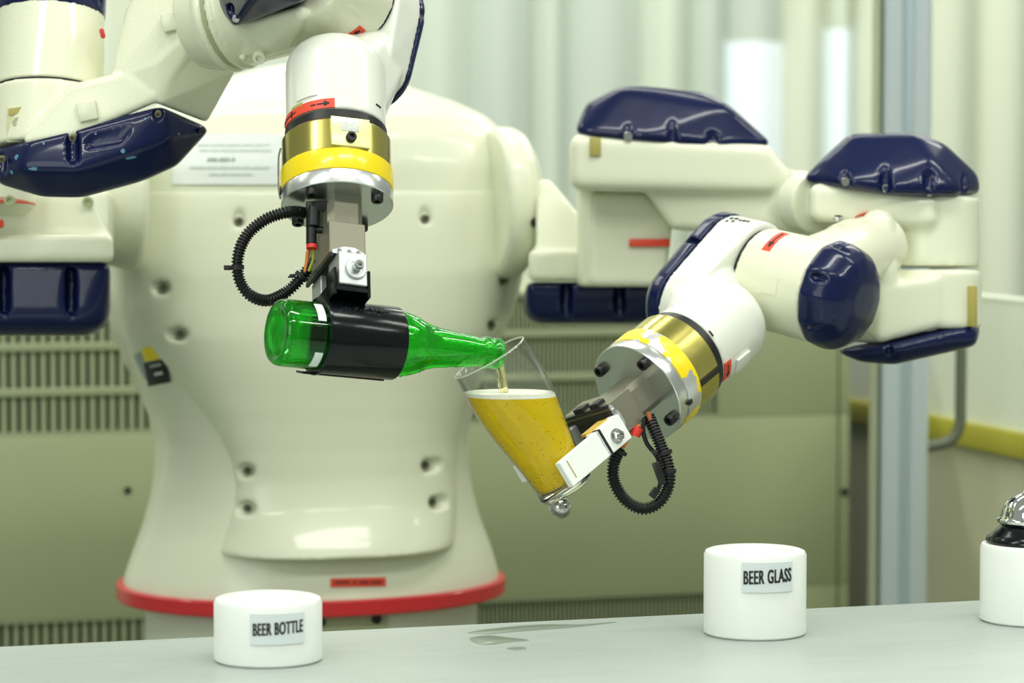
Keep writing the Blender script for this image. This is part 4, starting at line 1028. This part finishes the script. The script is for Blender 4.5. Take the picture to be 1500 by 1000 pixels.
# remaining beer
bm = M2(); revolve(bm, Bb, Bd, [(0, BL-0.002)]+[(r+0.0002, h) for r, h in inner[1:-1]]+[(0, 0.0148)], 64)
lvl = at(640, 519.5, 2.57)
def clip(bm, p, n, keep_below=True):
    g = list(bm.verts)+list(bm.edges)+list(bm.faces)
    bmesh.ops.bisect_plane(bm, geom=g, plane_co=p, plane_no=n, clear_outer=keep_below, clear_inner=not keep_below)
    bmesh.ops.holes_fill(bm, edges=[e for e in bm.edges if len(e.link_faces) == 1])
clip(bm, lvl, Z); out('beer_in_bottle', bm, gbeer_m, bottle, 'remaining beer along the lower side', sharp=40)
x_, y_ = perp(Bd, Z)
for (a0, a1, h0, h1) in ((0, 62, 0.0285, 0.0345), (108, 150, 0.0285, 0.0345)):
    pass
tow = -FW; bx_, by_ = perp(Bd, Z)
if by_.dot(tow) < 0: by_ = -by_
for (a0, a1) in ((22, 62), (118, 152)):
    bm = M2(); cylpatch(bm, Bb, bx_, by_, Bd, RB, 0.029, 0.0365, a0, a1, 0.0002); out('label_remnant', bm, notice, bottle, 'white paper label remnant')
bm = M2(); random.seed(5)
for i in range(140):
    h = random.uniform(0.12, BL-0.02); a = random.uniform(0, 2*PI)
    rr = None
    for (r0, h0), (r1, h1) in zip(prof[6:-1], prof[7:]):
        if h0 <= h <= h1: rr = r0+(r1-r0)*(h-h0)/max(1e-6, h1-h0)
    if rr: bmesh.ops.create_icosphere(bm, subdivisions=1, radius=random.uniform(0.0003, 0.0009), matrix=Matrix.Translation(Bb+Bd*h+(bx_*math.cos(a)+by_*math.sin(a))*rr))
out('water_droplets', bm, green, bottle, kind='stuff', sharp=80)

# sleeve with saddle, carried by the left gripper
S0, S1 = 0.041, 0.041+0.074
bm = M2()
revolve(bm, Bb+Bd*S0, Bd, [(RB+0.0004, 0), (RB+0.0030, 0), (RB+0.0033, 0.001), (RB+0.0033, S1-S0-0.001), (RB+0.0030, S1-S0), (RB+0.0004, S1-S0), (RB+0.0004, 0)], 96)
sl = out('bottle_sleeve', bm, blackg, robot, 'glossy black tubular sleeve round the bottle')
bm = M2(); dnv = (-bx_*0.97+by_*0.1).normalized(); sv = Bd.cross(dnv)
add_box(bm, Bb+Bd*S0+dnv*(RB+0.0025), Bd, by_, dnv, (-0.010, -0.022, 0), (S1-S0-0.006, -0.002, 0.0022), 0.0006); out('sleeve_seam_flange', bm, blackg, sl)
bm = M2(); revolve(bm, Bb+Bd*(S0-0.002), Bd, [(RB+0.0003, 0), (RB+0.0050, 0.0003), (RB+0.0052, 0.0022), (RB+0.0034, 0.003), (RB+0.0003, 0.003), (RB+0.0003, 0)], 80); out('sleeve_lip', bm, blackg, sl)
# U-shaped saddle bracket in front and behind the clamp block
bm = M2()
for (ea, eb) in ((20, 23.5),):
    pass
for gs in (-1, 1):
    gx = (-16.5 if gs < 0 else 15.2)
    add_box(bm, O1, e1, G1, T1, [14*mm, gx*mm, 78*mm], [36*mm, (gx+2.6)*mm, 104*mm], 0.0005, 1)
add_box(bm, O1, e1, G1, T1, [12*mm, -16.5*mm, 95*mm], [36*mm, 17.8*mm, 99.5*mm], 0.0008, 1)
add_box(bm, O1, e1, G1, T1, [-30*mm, -17*mm, 88*mm], [14*mm, 18*mm, 104*mm], 0.001, 1)
sb = out('sleeve_saddle', bm, blackg, robot, 'black U-shaped saddle bracket')
bm = M2(); random.seed(11)
for i in range(16):
    h = S0+0.012+i*0.0030; c = Bb+Bd*h+(bx_*math.cos(0.62)+by_*math.sin(0.62))*(RB+0.0030)
    bmesh.ops.create_icosphere(bm, subdivisions=1, radius=random.uniform(0.0016, 0.003), matrix=Matrix.Translation(c+Vector((random.uniform(-1, 1), random.uniform(-1, 1), random.uniform(-1, 1)))*0.0008))
out('weld_bead', bm, blackg, sb)

# right: jaw mounts, white fingers, nut
def jb(name, lo, hi, m, par, bev=0.6, label=None): return bx2(name, lo, hi, m, par, bev, label)
jm = jb('front_jaw_mount', (22, -6, 63), (38, 20, 98), pomj, gb2, 0.8, 'white front jaw mount')
jb('jaw_joint_strip', (26, -6.5, 92), (38.6, 20.5, 95), ink, jm, 0.2)
nc = O2+e2*38*mm+G2*9*mm+T2*79*mm
bm = M2(); revolve(bm, nc, e2, [(0, 0), (7*mm, 0), (7*mm, 1.2*mm), (0, 1.2*mm)], 32); revolve(bm, nc+e2*1.2*mm, e2, [(0, 0), (5.8*mm, 0), (5.8*mm, 4*mm), (5*mm, 4.8*mm), (0, 4.8*mm)], 6); revolve(bm, nc+e2*5*mm, e2, [(0, 0), (3.2*mm, 0), (3.2*mm, 3*mm), (1.6*mm, 3*mm), (1.6*mm, 1*mm), (0, 1*mm)], 20)
out('clamp_nut', bm, steel, jm)
fj = jb('front_finger', (30.5, -6, 95), (38, 20, 152), pomj, gb2, 0.8, 'white plastic finger pressing on the glass')
jb('front_finger_pad', (29.0, -5, 112), (31.0, 19, 146), pomj, fj, 0.3)
jb('grime_line', (37.9, -3, 143), (38.15, 15, 144.4), stain, fj, 0.0)
jb('yellow_shim', (14, -7, 70), (29, -4, 96), mat('amber_plastic', (0.62, 0.42, 0.06), 0.4), jm, 0.5)
rj = jb('rear_jaw_mount', (-40, -8, 63), (-24, 14, 96), alu_w, gb2, 0.6)
jb('rear_finger', (-38, -12, 95), (-30.5, 6, 143), pomj, gb2, 0.8, 'white plastic rear finger behind the glass')
for (a, b) in ((-22, -8), (2, 15)):
    sc_ = jb('rail_clip', (a, -21, 50), (b, -15, 61), ink, gb2, 0.6, 'black rail clip')
bm = M2()
for a in (-19, -12): bolt_bm(bm, O2+e2*a*mm-G2*21*mm+T2*56*mm, -G2, 1.5*mm, 1*mm, 12)
out('clip_screw', bm, steel, gb2)

# ================================================================ GLASS
Gd = (at(713, 521, 2.60)-at(824, 718, 2.60)); 
gu = mk((-0.487, -0.857, 0.165)); gu = (gu - e2*gu.dot(e2)*1.0).normalized()
gc = O2+G2*7*mm+T2*131*mm
# slide the glass along its own axis so that its rim sits under the bottle mouth
k_g = 0.62*mm
GB = gc-gu*22*mm
H = 0.1435
op = [(0, 0.0), (0.0245, 0.0), (0.0262, 0.0012), (0.0266, 0.004), (0.0262, 0.008), (0.0262, 0.013), (0.0272, 0.025), (0.0288, 0.038), (0.0312, 0.052), (0.0340, 0.068), (0.0362, 0.082), (0.0374, 0.095), (0.0378, 0.108), (0.0374, 0.124), (0.0366, 0.136), (0.0362, H-0.001), (0.0356, H)]
ip = [(0.0353, H-0.0002), (0.0357, 0.134), (0.0361, 0.122), (0.0365, 0.108), (0.0361, 0.095), (0.0348, 0.082), (0.0325, 0.068), (0.0297, 0.052), (0.0273, 0.038), (0.0257, 0.026), (0.0246, 0.015), (0.0225, 0.0105), (0, 0.0095)]
op = [(0, 0.0095), (0.0266, 0.0095)]+op[5:]
base_p = [(0, 0.0), (0.0245, 0.0), (0.0262, 0.0012), (0.0267, 0.004), (0.0263, 0.0085), (0.0262, 0.0094), (0.0225, 0.0091), (0, 0.0088)]
ip[-1] = (0, 0.0100)
gl = empty('beer_glass', GB, 'tall curved beer glass tilted in the white fingers, nearly full of golden beer', 'glass')
bm = M2(); revolve(bm, GB, gu, [op[0]]+smoothp(op[1:])+ip[:1]+smoothp(ip[1:]), 112); out('glass_wall', bm, clear, gl, sharp=80)
bm = M2(); revolve(bm, GB, gu, base_p, 96); out('glass_base', bm, refr_clear, gl, 'thick clear base', sharp=50)
bm = M2(); rp = [(0.0357+0.00075*math.cos(2*PI*i/10), H+0.0002+0.00075*math.sin(2*PI*i/10)) for i in range(11)]; revolve(bm, GB, gu, rp, 112); bmesh.ops.remove_doubles(bm, verts=bm.verts, dist=1e-6); out('glass_rim', bm, mat('rim_glint_glass', (0.88, 0.92, 0.88), 0.08, trans=0.75), gl, sharp=80)  # whitish lip ring; the rim's glint is put into its colour
lv = at(745, 575, gc and 2.60)
def beervol():
    bm = M2(); revolve(bm, GB, gu, [(0, H-0.002)]+[(r+0.0003, h) for r, h in ip[:-1]]+[(0, 0.0098)], 96); return bm
beer = empty('beer', GB+gu*0.02, 'golden lager filling the tilted beer glass', 'drink')
bm = beervol(); clip(bm, lv-Z*0.004, Z); out('golden_liquid', bm, beer_m, beer, sharp=40)
bm = beervol(); clip(bm, lv, Z); clip(bm, lv-Z*0.0039, Z, False); out('foam_layer', bm, foam_m, beer, 'thin white foam on the surface', sharp=40)
bm = M2(); random.seed(9); cnt = 0
gx_, gy_ = perp(gu, UP)
while cnt < 520:
    h = random.uniform(0.012, 0.115); a = random.uniform(0, 2*PI)
    if random.random() < 0.35: h = random.uniform(0.012, 0.03)
    rr = 0.0
    for (r0, h0), (r1, h1) in zip(ip[:-1], ip[1:]):
        if h1 <= h <= h0: rr = r1+(r0-r1)*(h-h1)/max(1e-6, h0-h1)
    p = GB+gu*h+(gx_*math.cos(a)+gy_*math.sin(a))*(rr+0.0004)
    if p.z > lv.z-0.006 or rr == 0: cnt += 0.2; continue
    bmesh.ops.create_icosphere(bm, subdivisions=1, radius=random.uniform(0.0003, 0.00065), matrix=Matrix.Translation(p)); cnt += 1
out('beer_bubbles', bm, bubble_m, beer, kind='stuff', sharp=80)
# pouring stream
bm = M2(); s0 = Bm-Bd*0.002-Z*0.006; 
ang0 = None
endp = at(738, 574, 2.60)
stp = [Bm-Bd*0.014-Z*0.0078, Bm-Bd*0.001-Z*0.0080, s0.lerp(endp, 0.22)+RT*0.0015-Z*0.001, s0.lerp(endp, 0.6)+RT*0.001, endp-Z*0.002]
tube(bm, stp, 0.0042, 16)
for i, v in enumerate(bm.verts): v.co += (noise.noise_vector(v.co*180))*0.0014
stream = out('beer_stream', bm, palebeer, None, sharp=80); props(stream, 'pale stream of beer pouring from the bottle mouth into the glass', 'drink')
# round-ended stop under the glass
bm = M2(); sp = at(823, 742, 2.66); sx_ = mk((0.55, 0.80, 0.2)); revolve(bm, at(806, 722, 2.685), sx_, [(0, 0), (0.0085, 0), (0.0085, 0.011)]+[(0.0105*math.cos(a), 0.017+0.0105*math.sin(a)) for a in [-0.5, -0.2, 0.1, 0.4, 0.7, 1.0, 1.3, 1.5]]+[(0, 0.0275)], 40)
tube(bm, [at(806, 722, 2.685), at(800, 708, 2.675), at(794, 696, 2.664), at(790, 686, 2.656)], 0.003, 10)
out('glass_rest_stop', bm, steel, robot, 'polished round-ended steel stop under the glass base')

# ================================================================ HOSES
def hose(name, pts, r, par, label):
    bm = M2(); tube(bm, pts, r, 18, ribs=(0.0029, 0.27)); return out(name, bm, black, par, label, sharp=60)
def cen(l, d): return [at(x, y, dd) for (x, y, dd) in l]
h1 = hose('corrugated_hose', cen([(446, 312, 2.575), (432, 310, 2.57), (415, 312, 2.565), (388, 322, 2.56), (362, 344, 2.555), (349, 374, 2.55), (350, 407, 2.55), (365, 431, 2.552), (391, 440, 2.56), (419, 428, 2.57), (441, 407, 2.57), (452, 393, 2.57)], 0), 0.0056, robot, 'black corrugated cable hose looping beside the bottle gripper')
def tie(par, x, y, d, dirn, r=0.0066):
    bm = M2(); c = at(x, y, d); add_cyl(bm, c-dirn*0.0018, c+dirn*0.0018, r, n=24)
    sd_ = mk((-1, 0, 0)) ; add_box(bm, c+sd_*(r+0.002), sd_, dirn, sd_.cross(dirn), (-0.003, -0.0022, -0.0025), (0.003, 0.0022, 0.0025), 0.0004); return out('cable_tie', bm, ink, par)
tie(h1, 347, 392, 2.55, mk((0.05, 1, 0))); tie(h1, 442, 404, 2.568, mk((0.6, -0.8, 0)))
# push-in connector on left gripper
bm = M2(); add_cyl(bm, at(459, 298, 2.565), at(458, 332, 2.56), 0.0062, n=24, bev=0.0006); add_box(bm, at(459, 303, 2.565), RT, -UP, -FW, (-0.0065, -0.005, -0.006), (0.016, 0.004, 0.006), 0.001)
add_cyl(bm, at(456, 330, 2.562), at(456, 358, 2.558), 0.0048, n=24, bev=0.0006); add_cyl(bm, at(456, 336, 2.562), at(474, 337, 2.562), 0.0032, n=16)
cn = out('hose_connector', bm, black, robot, 'black plastic elbow connector')
bm = M2(); add_cyl(bm, at(457, 358.5, 2.558), at(457, 364, 2.557), 0.0052, n=24); out('release_collar', bm, redcol, cn)
for (a, m_, pts) in (('o', orange, [(453, 362), (450, 375), (449, 385), (447, 398)]), ('g', gywire, [(459, 363), (459, 375), (456, 387), (452, 397)]), ('b', black, [(457, 378), (451, 388), (447, 400)])):
    bm = M2(); tube(bm, [at(x, y, 2.562) for x, y in pts], 0.0017, 8); out('gripper_wire', bm, m_, cn)
h2 = hose('corrugated_hose', cen([(950, 610, 2.66), (958, 628, 2.655), (969, 655, 2.65), (978, 680, 2.645), (980, 708, 2.64), (967, 734, 2.64), (943, 745, 2.64), (917, 733, 2.64), (900, 706, 2.64), (899, 680, 2.64), (907, 658, 2.645)], 0), 0.0060, robot, 'black corrugated cable hose looping below the glass gripper')
tie(h2, 974, 663, 2.647, mk((0.3, 1, 0)), 0.007); tie(h2, 980, 690, 2.643, mk((0.1, 1, 0)), 0.007); tie(h2, 908, 662, 2.645, mk((0.4, -1, 0)), 0.007)
for (m_, pts) in ((copper, [(908, 657), (915, 645), (925, 634), (938, 622)]), (orange, [(911, 656), (921, 640), (934, 626)]), (copper, [(950, 603), (951, 610), (955, 622)]), (black, [(944, 612), (942, 630), (948, 650), (962, 668), (968, 690), (966, 712), (958, 722)])):
    bm = M2(); tube(bm, [at(x, y, 2.655) for x, y in pts], 0.0022, 8); out('gripper_wire', bm, m_, h2)
bm = M2(); add_cyl(bm, at(930, 638, 2.655), at(936, 626, 2.655), 0.0048, n=20); out('release_collar', bm, redcol, h2)
bm = M2(); add_box(bm, at(964, 692, 2.63), mk((0.35, 1, 0)), mk((1, -.35, 0)), -FW, (-0.010, -0.003, -0.003), (0.012, 0.004, 0.003), 0.001); add_box(bm, at(957, 722, 2.635), mk((0.6, -0.8, 0)), mk((0.8, 0.6, 0)), -FW, (-0.004, -0.003, -0.003), (0.006, 0.004, 0.003), 0.001); out('cable_clip', bm, black, h2)
print('verts', sum(len(o.data.vertices) for o in D.objects if o.type == 'MESH'))
